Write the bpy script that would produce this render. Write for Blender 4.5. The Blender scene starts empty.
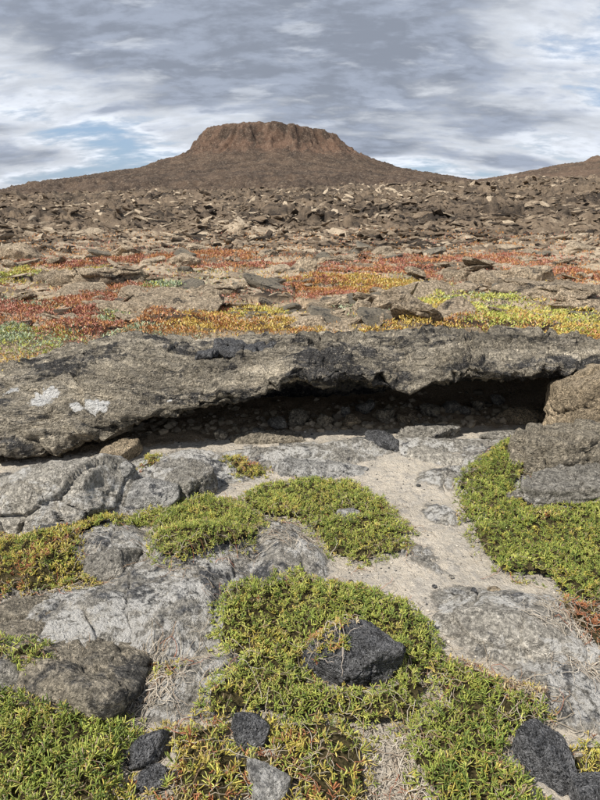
import bpy, math, random
import numpy as np
from mathutils import Vector

rng = np.random.default_rng(11)
random.seed(11)
sc = bpy.context.scene
COL = sc.collection

# ------------------------------------------------------------------ camera
PITCH = math.radians(17.5)
CAMZ = 1.6
F = 602.0
cam = bpy.data.cameras.new("camera")
cam.sensor_fit = 'VERTICAL'; cam.sensor_height = 24.0; cam.lens = F / 800 * 24.0
cam.clip_start = 0.05; cam.clip_end = 12000
camo = bpy.data.objects.new("camera", cam); COL.objects.link(camo)
camo.location = (0, 0, CAMZ); camo.rotation_euler = (math.pi / 2 - PITCH, 0, 0)
sc.camera = camo

# ------------------------------------------------------------------ light
SUN_EL, SUN_AZ = math.radians(54), math.radians(-128)   # azimuth from +Y, clockwise seen from above
sv = Vector((math.sin(SUN_AZ) * math.cos(SUN_EL), math.cos(SUN_AZ) * math.cos(SUN_EL), math.sin(SUN_EL)))
sun = bpy.data.lights.new("sun", 'SUN'); sun.energy = 4.1; sun.angle = math.radians(1.2)
sun.color = (1.0, 0.95, 0.87)
suno = bpy.data.objects.new("sun", sun); COL.objects.link(suno)
suno.rotation_euler = sv.to_track_quat('Z', 'Y').to_euler()

sc.view_settings.view_transform = 'Standard'
sc.view_settings.look = 'None'
sc.view_settings.gamma = 1.0
sc.view_settings.exposure = 0.58
sc.cycles.max_bounces = 6
sc.cycles.diffuse_bounces = 3
sc.cycles.use_denoising = True


class NT:
    """tiny node builder"""
    def __init__(s, tree):
        s.t = tree; s.n = tree.nodes; s.l = tree.links

    def node(s, typ, ins=None, **kw):
        nd = s.n.new(typ)
        for k, v in kw.items():
            setattr(nd, k, v)
        for k, v in (ins or {}).items():
            s.set(nd, k, v)
        return nd

    def set(s, nd, k, v):
        sock = nd.inputs[k]
        if isinstance(v, bpy.types.NodeSocket):
            s.l.new(v, sock)
        elif isinstance(v, bpy.types.Node):
            s.l.new(v.outputs[0], sock)
        else:
            if isinstance(v, (tuple, list)) and len(v) == 3 and sock.type == 'RGBA':
                v = (*v, 1)
            sock.default_value = v

    def math(s, op, a, b=0.0, c=None, clamp=False):
        nd = s.node('ShaderNodeMath', {0: a, 1: b}, operation=op, use_clamp=clamp)
        if c is not None: s.set(nd, 2, c)
        return nd.outputs[0]

    def ramp(s, fac, a, b, lo=0.0, hi=1.0):
        nd = s.node('ShaderNodeMapRange', {0: fac, 1: a, 2: b, 3: lo, 4: hi}, interpolation_type='SMOOTHSTEP')
        return nd.outputs[0]

    def noise(s, vec, scale, detail=6, rough=0.6, dist=0.0, color=False):
        nd = s.node('ShaderNodeTexNoise', {'Vector': vec, 'Scale': scale, 'Detail': detail, 'Roughness': rough, 'Distortion': dist})
        return nd.outputs['Color' if color else 'Fac']

    def vor(s, vec, scale, feature='F1', out='Distance', rand=1.0):
        nd = s.node('ShaderNodeTexVoronoi', {'Vector': vec, 'Scale': scale, 'Randomness': rand}, feature=feature)
        return nd.outputs[out]

    def mix(s, fac, a, b, mode='MIX'):
        nd = s.node('ShaderNodeMix', data_type='RGBA', blend_type=mode)
        s.set(nd, 0, fac); s.set(nd, 6, a); s.set(nd, 7, b)
        return nd.outputs[2]

    def attr(s, name, out='Fac'):
        return s.node('ShaderNodeAttribute', attribute_name=name).outputs[out]

    def mapping(s, vec, scale=(1, 1, 1), rot=(0, 0, 0), loc=(0, 0, 0)):
        return s.node('ShaderNodeMapping', {'Vector': vec, 'Scale': scale, 'Rotation': rot, 'Location': loc}).outputs[0]


# ------------------------------------------------------------------ world: daylight sky under broken stratocumulus
W = bpy.data.worlds.new("World"); sc.world = W; W.use_nodes = True
W.node_tree.nodes.clear()
w = NT(W.node_tree)
sky = w.node('ShaderNodeTexSky', sky_type='NISHITA', sun_disc=False, sun_elevation=SUN_EL, sun_rotation=SUN_AZ)
sky.air_density = 1.0; sky.dust_density = 1.2; sky.ozone_density = 1.2
tc = w.node('ShaderNodeTexCoord').outputs['Generated']
sep = w.node('ShaderNodeSeparateXYZ', {0: tc})
zc = w.math('MAXIMUM', sep.outputs[2], 0.0)
zz = w.math('ADD', zc, 0.30)
pv = w.node('ShaderNodeCombineXYZ', {0: w.math('DIVIDE', sep.outputs[0], zz), 1: w.math('DIVIDE', sep.outputs[1], zz), 2: 0.0}).outputs[0]
wr = w.mix(0.10, pv, w.noise(pv, 2.5, 4, 0.5, color=True), 'ADD')
big = w.noise(w.mapping(wr, scale=(0.8, 1.6, 1), rot=(0, 0, 0.16), loc=(2.3, 7.9, 0)), 1.35, 7, 0.50, 0.1)
med = w.noise(w.mapping(wr, scale=(0.9, 1.9, 1), rot=(0, 0, 0.10), loc=(9.1, 2.2, 0)), 4.6, 8, 0.56, 0.1)
fine = w.noise(w.mapping(wr, scale=(1.0, 1.7, 1), loc=(1.1, 5.2, 0)), 15.0, 6, 0.6, 0.0)
dens = w.math('ADD', w.math('MULTIPLY', big, 0.66), w.math('ADD', w.math('MULTIPLY', med, 0.26), w.math('MULTIPLY', fine, 0.08)))
low = w.ramp(zc, 0.05, 0.24, 0.0, 1.0)
dens2 = w.math('ADD', dens, w.math('MULTIPLY', low, 0.075))
cover = w.ramp(dens2, 0.385, 0.48)
lit = w.mix(w.ramp(dens2, 0.46, 0.56), (5.2, 5.5, 6.0), (2.2, 2.48, 3.05))
shade = w.ramp(w.math('ADD', w.math('MULTIPLY', med, 0.65), w.math('MULTIPLY', fine, 0.35)), 0.42, 0.60, 0.86, 1.22)
lit = w.node('ShaderNodeVectorMath', {0: lit, 'Scale': shade}, operation='SCALE').outputs[0]
gap_ = w.ramp(w.noise(w.mapping(wr, scale=(0.8, 1.9, 1), rot=(0, 0, 0.05), loc=(4.4, 1.3, 0)), 5.0, 7, 0.6), 0.56, 0.72, 0.0, 0.5)
lit = w.mix(gap_, lit, (5.2, 5.5, 6.0))
blue = w.mix(0.6, sky, (1.9, 2.8, 4.4))
skyc = w.mix(cover, blue, lit)
bg = w.node('ShaderNodeBackground', {'Color': skyc, 'Strength': 0.1})
w.l.new(bg.outputs[0], w.node('ShaderNodeOutputWorld').inputs[0])


# ------------------------------------------------------------------ numeric helpers
def ray(px, py):
    v = 400.0 - py
    return px - 300.0, F * math.cos(PITCH) + v * math.sin(PITCH), v * math.cos(PITCH) - F * math.sin(PITCH)


def at(px, py, z=0.0):
    """point of the ground plane of height z that the photograph shows at this pixel"""
    x, y, k = ray(px, py); t = (z - CAMZ) / k
    return np.array((x * t, y * t, z))


def aty(px, py, Y):
    x, y, k = ray(px, py); t = Y / y
    return np.array((x * t, Y, CAMZ + k * t))


_p = np.random.default_rng(5).permutation(256).astype(np.int32)
PERM = np.concatenate([_p, _p, _p])
_a = np.random.default_rng(6).uniform(0, 2 * np.pi, 256)
G2 = np.stack([np.cos(_a), np.sin(_a)], 1)
_g = np.random.default_rng(7).normal(size=(256, 3)); G3 = _g / np.linalg.norm(_g, axis=1)[:, None]
RND = np.random.default_rng(8).random((256, 6))


def perlin2(x, y):
    xi = np.floor(x).astype(np.int32); yi = np.floor(y).astype(np.int32)
    xf = x - xi; yf = y - yi
    u = xf * xf * xf * (xf * (xf * 6 - 15) + 10); v = yf * yf * yf * (yf * (yf * 6 - 15) + 10)
    out = 0
    for dx, wx in ((0, 1 - u), (1, u)):
        hx = PERM[(xi + dx) & 255]
        for dy, wy in ((0, 1 - v), (1, v)):
            g = G2[PERM[hx + ((yi + dy) & 255)]]
            out = out + wx * wy * (g[..., 0] * (xf - dx) + g[..., 1] * (yf - dy))
    return out * 1.5


def perlin3(x, y, z):
    xi = np.floor(x).astype(np.int32); yi = np.floor(y).astype(np.int32); zi = np.floor(z).astype(np.int32)
    xf = x - xi; yf = y - yi; zf = z - zi
    f = lambda t: t * t * t * (t * (t * 6 - 15) + 10)
    u, v, q = f(xf), f(yf), f(zf)
    out = 0
    for dx, wx in ((0, 1 - u), (1, u)):
        hx = PERM[(xi + dx) & 255]
        for dy, wy in ((0, 1 - v), (1, v)):
            hy = PERM[hx + ((yi + dy) & 255)]
            for dz, wz in ((0, 1 - q), (1, q)):
                g = G3[PERM[hy + ((zi + dz) & 255)]]
                out = out + wx * wy * wz * (g[..., 0] * (xf - dx) + g[..., 1] * (yf - dy) + g[..., 2] * (zf - dz))
    return out * 1.3


def fbm2(x, y, oct=5, gain=0.5, ridged=False):
    a, s, o, n = 1.0, 1.0, 0, 0
    for i in range(oct):
        p = perlin2(x * s + 17.3 * i, y * s - 9.1 * i)
        if ridged: p = 1 - 2 * np.abs(p)
        o = o + a * p; n += a; a *= gain; s *= 2.03
    return o / n


def fbm3(x, y, z, oct=5, gain=0.5, ridged=False):
    a, s, o, n = 1.0, 1.0, 0, 0
    for i in range(oct):
        p = perlin3(x * s + 17.3 * i, y * s - 9.1 * i, z * s + 4.7 * i)
        if ridged: p = 1 - 2 * np.abs(p)
        o = o + a * p; n += a; a *= gain; s *= 2.03
    return o / n


def worley2(x, y, seed=0):
    """distance to nearest, gap to second nearest, per-cell randoms and the offset from the cell's point"""
    xi = np.floor(x).astype(np.int32); yi = np.floor(y).astype(np.int32)
    f1 = np.full(x.shape, 9.0); f2 = np.full(x.shape, 9.0)
    cid = np.zeros(x.shape, np.int32); ox = np.zeros(x.shape); oy = np.zeros(x.shape)
    for dx in (-1, 0, 1):
        for dy in (-1, 0, 1):
            h = PERM[PERM[(xi + dx + seed * 31) & 255] + ((yi + dy + seed * 57) & 255)]
            rx = xi + dx + RND[h, 0] - x; ry = yi + dy + RND[h, 1] - y
            d = rx * rx + ry * ry
            c = d < f1
            f2 = np.where(c, f1, np.minimum(f2, d))
            cid = np.where(c, h, cid); ox = np.where(c, -rx, ox); oy = np.where(c, -ry, oy)
            f1 = np.where(c, d, f1)
    f1 = np.sqrt(f1); f2 = np.sqrt(f2)
    return f1, f2 - f1, cid, ox, oy


def sstep(a, b, x):
    t = np.clip((x - a) / (b - a), 0, 1)
    return t * t * (3 - 2 * t)


def plates(x, y, seed, tilt=0.5, lift=0.4):
    """broken crust: every cell its own height and tilt, with a groove round it (unit scale)"""
    f1, gap, cid, ox, oy = worley2(x, y, seed)
    r = RND[cid]
    h = (r[..., 2] - 0.5) * lift + ox * (r[..., 3] - 0.5) * 2 * tilt + oy * (r[..., 4] - 0.5) * 2 * tilt
    h = h - 0.35 * (1 - sstep(0.0, 0.10, gap)) * lift
    return h, r[..., 5], gap


# ------------------------------------------------------------------ mesh helpers
def make_mesh(name, verts, faces, smooth=True, attrs=None, mat=None):
    """faces: (n,3) or (n,4) int array"""
    verts = np.asarray(verts, np.float32); faces = np.asarray(faces, np.int32)
    me = bpy.data.meshes.new(name)
    k = faces.shape[1]; n = len(faces)
    me.vertices.add(len(verts)); me.vertices.foreach_set('co', verts.ravel())
    me.loops.add(n * k); me.loops.foreach_set('vertex_index', faces.ravel())
    me.polygons.add(n)
    me.polygons.foreach_set('loop_start', np.arange(0, n * k, k, dtype=np.int32))
    me.polygons.foreach_set('loop_total', np.full(n, k, np.int32))
    me.update(calc_edges=True)
    me.polygons.foreach_set('use_smooth', np.full(n, smooth))
    for an, av in (attrs or {}).items():
        av = np.asarray(av, np.float32)
        if av.ndim == 1:
            a = me.attributes.new(an, 'FLOAT', 'POINT'); a.data.foreach_set('value', av)
        else:
            if av.shape[1] == 3: av = np.concatenate([av, np.ones((len(av), 1), np.float32)], 1)
            a = me.attributes.new(an, 'FLOAT_COLOR', 'POINT'); a.data.foreach_set('color', av.ravel())
    if mat: me.materials.append(mat)
    me.update()
    return me


def grid_faces(nr, nc):
    i = np.arange(nr * nc).reshape(nr, nc)
    return np.stack([i[:-1, :-1], i[:-1, 1:], i[1:, 1:], i[1:, :-1]], -1).reshape(-1, 4)


def obj(name, me, parent=None, loc=None, rot=None, label=None, cat=None, group=None, kind=None):
    o = bpy.data.objects.new(name, me); COL.objects.link(o)
    if loc is not None: o.location = [float(v) for v in loc]
    if rot is not None: o.rotation_euler = [float(v) for v in rot]
    if parent: o.parent = parent
    if label: o['label'] = label
    if cat: o['category'] = cat
    if group: o['group'] = group
    if kind: o['kind'] = kind
    return o


# ------------------------------------------------------------------ materials
def new_mat(name, rough=0.9, spec=0.25):
    m = bpy.data.materials.new(name); m.use_nodes = True
    m.node_tree.nodes.clear(); t = NT(m.node_tree)
    b = t.node('ShaderNodeBsdfPrincipled', {'Roughness': rough, 'Specular IOR Level': spec})
    t.l.new(b.outputs[0], t.node('ShaderNodeOutputMaterial').inputs[0])
    return m, t, b


def bump(t, b, height, strength=1.0, dist=0.01):
    n = t.node('ShaderNodeBump', {'Height': height, 'Strength': strength, 'Distance': dist})
    t.l.new(n.outputs[0], b.inputs['Normal'])


def rock_mat(name, pale, mid, dark, darkness=0.5, white=0.0, scale=1.0, bumpd=0.012, pits=0.5, spots=0.3, world=False, wattr=False, sandy=None, stretch=(1, 1, 1), speck=0.0):
    m, t, b = new_mat(name, 0.92, 0.2)
    if world:
        v = t.node('ShaderNodeNewGeometry').outputs['Position']
    else:
        v = t.node('ShaderNodeTexCoord').outputs['Object']
    wv = t.mix(0.12, v, t.noise(v, 3 * scale, 4, 0.6, color=True))
    n1 = t.noise(t.mapping(v, scale=stretch), 2.6 * scale, 7, 0.65, 0.4)
    n2 = t.noise(v, 14 * scale, 8, 0.7, 0.3)
    n3 = t.noise(v, 70 * scale, 6, 0.75)
    n4 = t.noise(v, 260 * scale, 3, 0.7)
    c = t.mix(t.ramp(n2, 0.35, 0.65), mid, pale)
    dk = t.math('ADD', t.math('MULTIPLY', n1, 0.75), t.math('MULTIPLY', n2, 0.35))
    c = t.mix(t.ramp(dk, 0.68 - 0.26 * darkness, 0.76 - 0.26 * darkness), c, dark)
    def scl(c, f): return t.node('ShaderNodeVectorMath', {0: c, 'Scale': f}, operation='SCALE').outputs[0]
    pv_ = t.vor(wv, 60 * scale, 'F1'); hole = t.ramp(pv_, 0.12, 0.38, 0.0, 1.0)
    nm = t.noise(v, 32 * scale, 7, 0.72, 0.15)
    gate = t.ramp(t.noise(v, 7 * scale, 4, 0.6, 0.5), 0.38, 0.62, 0.25, 1.0)
    c = scl(c, t.ramp(t.noise(v, 1.3 * scale, 3, 0.5), 0.3, 0.7, 0.8, 1.25))
    kc = 0.6 if wattr else 1.0
    c = scl(c, t.ramp(nm, 0.36, 0.64, 1 - 0.45 * kc, 1 + 0.45 * kc))
    c = t.mix(gate, c, scl(c, t.ramp(n3, 0.38, 0.66, 1 - 0.5 * kc, 1 + 0.6 * kc)))
    c = scl(c, t.ramp(n4, 0.34, 0.66, 0.75, 1.28))
    c = t.mix(t.math('MULTIPLY', t.ramp(n3, 0.55, 0.66), spots), c, tuple(min(1, 1.7 * k) for k in pale))
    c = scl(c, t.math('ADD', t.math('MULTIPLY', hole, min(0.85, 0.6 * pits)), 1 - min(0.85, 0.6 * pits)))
    if wattr:
        cn = t.noise(t.mapping(v, scale=(0.55, 1.7, 3.2), rot=(0.1, 0.12, 0.1)), 2.0, 5, 0.55, 0.8)
        crease = t.ramp(t.math('ABSOLUTE', t.math('SUBTRACT', cn, 0.5)), 0.0, 0.022)
        cn2 = t.noise(t.mapping(v, scale=(0.5, 1.5, 3.0), loc=(4, 2, 1)), 4.5, 5, 0.6, 0.8)
        crease2 = t.ramp(t.math('ABSOLUTE', t.math('SUBTRACT', cn2, 0.5)), 0.0, 0.030)
        crease = t.math('ADD', t.math('MULTIPLY', crease, 1.6), t.math('MULTIPLY', crease2, 0.9))
        bn = t.noise(t.mapping(v, scale=(0.6, 2.2, 5.0), rot=(0, 0.1, 0)), 2.4, 7, 0.62, 1.2)
        c = t.mix(t.ramp(bn, 0.52, 0.62, 0, 0.75), c, scl(c, 1.75))
        c = t.mix(t.ramp(bn, 0.44, 0.36, 0, 0.75), c, scl(c, 0.45))
    if speck:
        sp = t.math('MULTIPLY', t.ramp(t.noise(v, 130 * scale, 3, 0.6), 0.53, 0.60), t.ramp(nm, 0.36, 0.60, 0.25, 1.0))
        c = t.mix(t.math('MULTIPLY', sp, speck), c, (0.40, 0.40, 0.41))
    wn = t.noise(v, 5.5 * scale, 8, 0.72, 0.6)
    if white > 0:
        wm = t.ramp(wn, 0.70 - 0.2 * white, 0.74 - 0.18 * white)
        wm = t.math('MULTIPLY', wm, t.ramp(nm, 0.38, 0.52))
        c = t.mix(t.math('MULTIPLY', wm, 0.95), c, (0.70, 0.68, 0.64))
    if sandy is not None:
        sm = t.attr('sand')
        sm = t.ramp(t.math('ADD', sm, t.math('ADD', t.math('MULTIPLY', t.math('SUBTRACT', n2, 0.5), 1.5), t.math('MULTIPLY', t.math('SUBTRACT', n3, 0.5), 0.9))), 0.30, 0.78)
        sn = t.mix(t.ramp(n4, 0.3, 0.7), tuple(0.72 * k for k in sandy), sandy)
        sn = t.mix(t.math('MULTIPLY', t.ramp(n3, 0.54, 0.66), 0.55), sn, (0.27, 0.24, 0.20))
        sn = t.mix(t.ramp(n1, 0.40, 0.60, 0, 0.55), sn, (0.40, 0.36, 0.30))
        sn = t.mix(t.ramp(t.noise(v, 5.5, 8, 0.7, 0.6), 0.48, 0.61, 0, 0.5), sn, (0.46, 0.43, 0.385))
        sn = t.mix(t.ramp(nm, 0.50, 0.62, 0, 0.6), sn, (0.68, 0.63, 0.55))
        sn = t.mix(t.ramp(n2, 0.48, 0.62, 0, 0.7), sn, (0.37, 0.345, 0.31))
        c = t.mix(sm, c, sn)
        soil_shade = t.attr('cone')
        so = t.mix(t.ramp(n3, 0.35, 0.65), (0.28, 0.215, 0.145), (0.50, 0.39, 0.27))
        c = t.mix(t.ramp(t.math('ADD', soil_shade, t.math('MULTIPLY', t.math('SUBTRACT', n2, 0.5), 1.2)), 0.35, 0.65), c, so)  # brown soil colour, also darkens the shaded strip under the ledge
    if wattr:
        wa = t.attr('white')
        wa = t.ramp(t.math('ADD', t.math('MULTIPLY', wa, 1.15), t.math('MULTIPLY', t.math('SUBTRACT', t.noise(v, 22, 6, 0.75), 0.5), 1.5)), 0.48, 0.58)
        c = t.mix(wa, c, (0.88, 0.87, 0.84))
    t.set(b, 'Base Color', c)
    pit = t.vor(wv, 55 * scale, 'F1')
    pit = t.math('MULTIPLY', t.ramp(pit, 0.0, 0.45), pits)
    pit2 = t.math('MULTIPLY', t.ramp(t.vor(wv, 150 * scale, 'F1'), 0.0, 0.5), pits * 0.4)
    crk = t.ramp(t.vor(t.mix(0.25, v, t.noise(v, 6 * scale, 5, 0.7, color=True)), 4.5 * scale, 'DISTANCE_TO_EDGE'), 0.0, 0.03)
    h = t.math('ADD', t.math('MULTIPLY', n2, 2.4), t.math('ADD', t.math('ADD', t.math('MULTIPLY', n3, 1.1), t.math('MULTIPLY', nm, 1.9)), t.math('MULTIPLY', n4, 0.55)))
    h = t.math('ADD', h, t.math('ADD', pit, pit2))
    h = t.math('ADD', h, t.math('MULTIPLY', crk, 0.35))
    if wattr:
        h = t.math('ADD', h, t.math('MULTIPLY', crease, 1.2))
    if sandy is not None:
        h = t.math('MULTIPLY', h, t.math('SUBTRACT', 1.0, t.math('MULTIPLY', sm, 0.40)))
    bump(t, b, h, 1.0, bumpd)
    return m


M_BLACK = rock_mat('black_basalt', (0.27, 0.27, 0.275), (0.11, 0.11, 0.115), (0.045, 0.046, 0.05), 0.34, 0.2, 1.7, 0.026, 2.6, 0.9, speck=0.9)
M_PLAIN = rock_mat('plain_slab_basalt', (0.62, 0.50, 0.36), (0.38, 0.30, 0.21), (0.10, 0.085, 0.07), 0.30, 0.0, 0.75, 0.03, 0.8, 0.5, world=True, stretch=(0.7, 1.2, 2.5))
M_GREY = rock_mat('grey_basalt', (0.44, 0.41, 0.355), (0.29, 0.27, 0.235), (0.105, 0.105, 0.108), 0.40, 0.55, 1.3, 0.016, 0.8, 0.5)
M_BROWN = rock_mat('weathered_brown_basalt', (0.42, 0.365, 0.28), (0.26, 0.23, 0.18), (0.09, 0.086, 0.08), 0.40, 0.15, 1.1, 0.016, 0.9, 0.45)
M_TAN = rock_mat('tan_basalt', (0.56, 0.45, 0.31), (0.40, 0.32, 0.22), (0.12, 0.11, 0.095), 0.25, 0.0, 1.2, 0.018, 1.0, 0.4)
M_PALE = rock_mat('pale_flush_bedrock', (0.56, 0.52, 0.45), (0.40, 0.37, 0.32), (0.17, 0.165, 0.16), 0.36, 0.9, 1.2, 0.014, 0.6, 0.4)
M_WHITEGREY = rock_mat('salt_streaked_basalt', (0.50, 0.485, 0.45), (0.32, 0.31, 0.295), (0.085, 0.09, 0.10), 0.5, 1.1, 1.5, 0.016, 0.8, 0.6)
M_LEDGE = rock_mat('ledge_basalt', (0.52, 0.455, 0.35), (0.31, 0.275, 0.22), (0.078, 0.075, 0.073), 0.54, 0.0, 0.9, 0.024, 0.8, 0.5, wattr=True, stretch=(0.55, 1.3, 1.6))
M_GROUND = rock_mat('sand_and_bedrock', (0.46, 0.43, 0.375), (0.31, 0.29, 0.255), (0.11, 0.112, 0.118), 0.46, 1.1, 1.1, 0.016, 0.7, 0.6, world=True, sandy=(0.78, 0.69, 0.565))


def far_mat(name):
    m, t, b = new_mat(name, 0.95, 0.15)
    v = t.node('ShaderNodeNewGeometry').outputs['Position']
    tone = t.attr('tone'); red = t.attr('cone'); sand = t.attr('sand')
    n1 = t.noise(v, 0.25, 6, 0.6); n2 = t.noise(v, 1.6, 8, 0.7, 0.4); n3 = t.noise(v, 9, 6, 0.75)
    a = t.math('ADD', t.math('MULTIPLY', tone, 0.55), t.math('ADD', t.math('MULTIPLY', n2, 0.5), t.math('MULTIPLY', t.math('SUBTRACT', n1, 0.5), 0.6)))
    c = t.mix(t.ramp(a, 0.30, 0.60), (0.045, 0.036, 0.029), (0.22, 0.165, 0.115))
    c = t.mix(t.ramp(a, 0.56, 0.80), c, (0.54, 0.44, 0.32))
    c = t.mix(t.math('MULTIPLY', t.ramp(n3, 0.55, 0.72), 0.5), c, (0.40, 0.35, 0.28))
    c = t.mix(t.math('MULTIPLY', t.ramp(n3, 0.48, 0.34), 0.7), c, (0.035, 0.03, 0.027))
    s = t.ramp(t.math('ADD', sand, t.math('MULTIPLY', t.math('SUBTRACT', n2, 0.5), 0.8)), 0.4, 0.7)
    c = t.mix(s, c, t.mix(t.ramp(n1, 0.35, 0.65), (0.50, 0.38, 0.25), (0.60, 0.49, 0.35)))
    # cinder cone
    k1 = t.noise(v, 0.12, 8, 0.68); k2 = t.noise(v, 0.7, 6, 0.75)
    cc = t.mix(t.ramp(k1, 0.38, 0.62), (0.045, 0.033, 0.026), (0.100, 0.070, 0.050))
    cc = t.mix(t.math('MULTIPLY', t.ramp(k2, 0.5, 0.72), 0.6), cc, (0.23, 0.18, 0.135))
    cc = t.mix(t.math('MULTIPLY', t.ramp(k2, 0.46, 0.32), 0.6), cc, (0.045, 0.035, 0.028))
    k3 = t.noise(v, 1.8, 4, 0.7)
    cc = t.mix(t.math('MULTIPLY', t.math('MULTIPLY', tone, red), t.ramp(k1, 0.35, 0.6, 0.0, 0.45)), cc, (0.17, 0.095, 0.065))
    cc = t.mix(t.math('MULTIPLY', t.ramp(k3, 0.54, 0.66), 0.55), cc, (0.27, 0.22, 0.17))
    cc = t.mix(t.math('MULTIPLY', t.ramp(k3, 0.46, 0.36), 0.5), cc, (0.035, 0.028, 0.024))
    c = t.mix(red, c, cc)
    t.set(b, 'Base Color', c)
    h = t.math('ADD', t.math('MULTIPLY', n2, 1.0), t.math('MULTIPLY', n3, 0.35))
    bump(t, b, h, 1.0, 0.22)
    return m


M_FAR = far_mat('lava_field')


def attr_mat(name, rough=0.55, spec=0.4, trans=0.0):
    m, t, b = new_mat(name, rough, spec)
    c = t.attr('col', 'Color')
    v = t.node('ShaderNodeNewGeometry').outputs['Position']
    c = t.mix(t.ramp(t.noise(v, 90, 3, 0.6), 0.3, 0.7, 0, 0.35), c, t.mix(1.0, c, (0.6, 0.6, 0.55), 'MULTIPLY'))
    t.set(b, 'Base Color', c)
    if trans:
        b.inputs['Subsurface Weight'].default_value = 0.0
    return m


M_LEAF = attr_mat('succulent_leaf', 0.5, 0.4)
M_STEM = attr_mat('dry_stem', 0.85, 0.2)
m, t, b = new_mat('mat_litter_shade', 1.0, 0.1)
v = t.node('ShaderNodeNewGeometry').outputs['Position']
c = t.mix(t.ramp(t.noise(v, 60, 6, 0.8), 0.35, 0.65), (0.035, 0.033, 0.014), (0.15, 0.12, 0.06))  # litter tone, painted dark for the shade in leaf gaps
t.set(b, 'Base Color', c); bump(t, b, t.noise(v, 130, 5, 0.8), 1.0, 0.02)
M_LITTER_SHADE = m


# ------------------------------------------------------------------ terrain height
CONE = (-13.0, 300.0)
CR = [0, 14, 26, 31, 34, 38, 43, 60, 88, 113, 138, 180, 260]
CH = [34.8, 35.4, 36.3, 35.6, 32.4, 28.0, 24.4, 18.6, 13.6, 10.0, 6.2, 2.0, -2.0]

# bedrock swells: pixel, radii in metres, height above the sand, angle
SWELLS = [
    (60, 640, 0.36, 0.27, 0.10, 0.2), (170, 600, 0.28, 0.34, 0.085, -0.2), (280, 560, 0.16, 0.32, 0.07, 0.1),
    (200, 560, 0.25, 0.2, 0.08, 0.0), (240, 620, 0.16, 0.2, 0.05, 0.2), (190, 690, 0.18, 0.12, 0.05, 0.2),
    (525, 625, 0.32, 0.20, 0.07, -0.5), (470, 610, 0.13, 0.1, 0.04, 0.0), (560, 690, 0.2, 0.15, 0.03, 0.0),
    (400, 447, 0.7, 0.13, 0.04, 0.0), (300, 455, 0.5, 0.16, 0.045, 0.0), (190, 470, 0.4, 0.25, 0.07, 0.0),
    (455, 478, 0.22, 0.16, 0.03, 0.0), (430, 560, 0.10, 0.20, -0.01, 0.4), (440, 515, 0.09, 0.14, 0.035, 0.3), (60, 500, 0.6, 0.35, 0.06, 0.0),
    (350, 525, 0.12, 0.1, 0.04, 0.3), (30, 570, 0.4, 0.2, 0.07, 0.3), (110, 550, 0.2, 0.2, 0.08, 0.3), (570, 470, 0.5, 0.5, 0.10, 0.0),
]
SW = [(at(px, py)[:2], rx, ry, h, a) for px, py, rx, ry, h, a in SWELLS]


def near_ground(x, y):
    """height and sand mask round the camera"""
    sand = 0.018 * fbm2(x * 1.1, y * 1.1, 4) + 0.007 * fbm2(x * 7, y * 7, 4, 0.6) + 0.0035 * fbm2(x * 30, y * 30, 2)
    wx = x + 0.10 * fbm2(x * 2.2 + 5, y * 2.2, 4); wy = y + 0.10 * fbm2(x * 2.2, y * 2.2 + 9, 4)
    swell = np.full(x.shape, -0.045)
    for (c, rx, ry, h, a) in SW:
        ca, sa = math.cos(a), math.sin(a)
        dx = wx - c[0]; dy = wy - c[1]
        u = (dx * ca + dy * sa) / rx; v = (-dx * sa + dy * ca) / ry
        g = np.exp(-(u * u + v * v) ** 1.5 * 0.7) * (h + 0.05) - 0.045
        swell = np.maximum(swell, g) + 0.15 * np.minimum(swell + .045, g + .045)
    # bedrock surfaces again beside and behind the photographed ground
    out = sstep(2.6, 4.5, np.abs(x)) + sstep(1.0, -1.0, y)
    swell = swell + 0.06 * np.clip(out, 0, 1) * (0.5 + fbm2(x * 0.8, y * 0.8, 3))
    hp, tone, gap = plates(wx * 3.1, wy * 3.1, 3, 0.25, 0.5)
    rock = swell + 0.038 * fbm2(x * 3.3, y * 3.3, 6, 0.6) + 0.012 * fbm2(x * 10, y * 10, 4, 0.6, True) + 0.016 * hp
    rock = rock - 0.016 * (1 - sstep(0, 0.05, gap))
    d = rock - sand
    z = sand + np.where(d > 0, d, d * 0.10)
    mask = 1 - sstep(-0.022, 0.020, d)
    return z, mask


def field_rise(x, y):
    r = np.sqrt(x * x + y * y)
    yy = np.where(y > 0, r, 0)
    h = np.interp(yy, [0, 5.2, 6.3, 9, 14, 20, 30, 45, 70, 100, 125, 160, 220, 320, 900], [0, 0, 0.34, 0.36, 0.36, 0.42, 0.80, 1.45, 2.85, 4.3, 4.6, 3.6, 2.5, 2.0, 0.0])
    az = np.arctan2(x, np.maximum(y, 1e-3))
    k = sstep(20, 60, yy)
    h = h + k * (yy * 0.012) * np.clip((az) / 0.45, -1.2, 1.5) * sstep(220, 120, yy)
    return h


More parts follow.
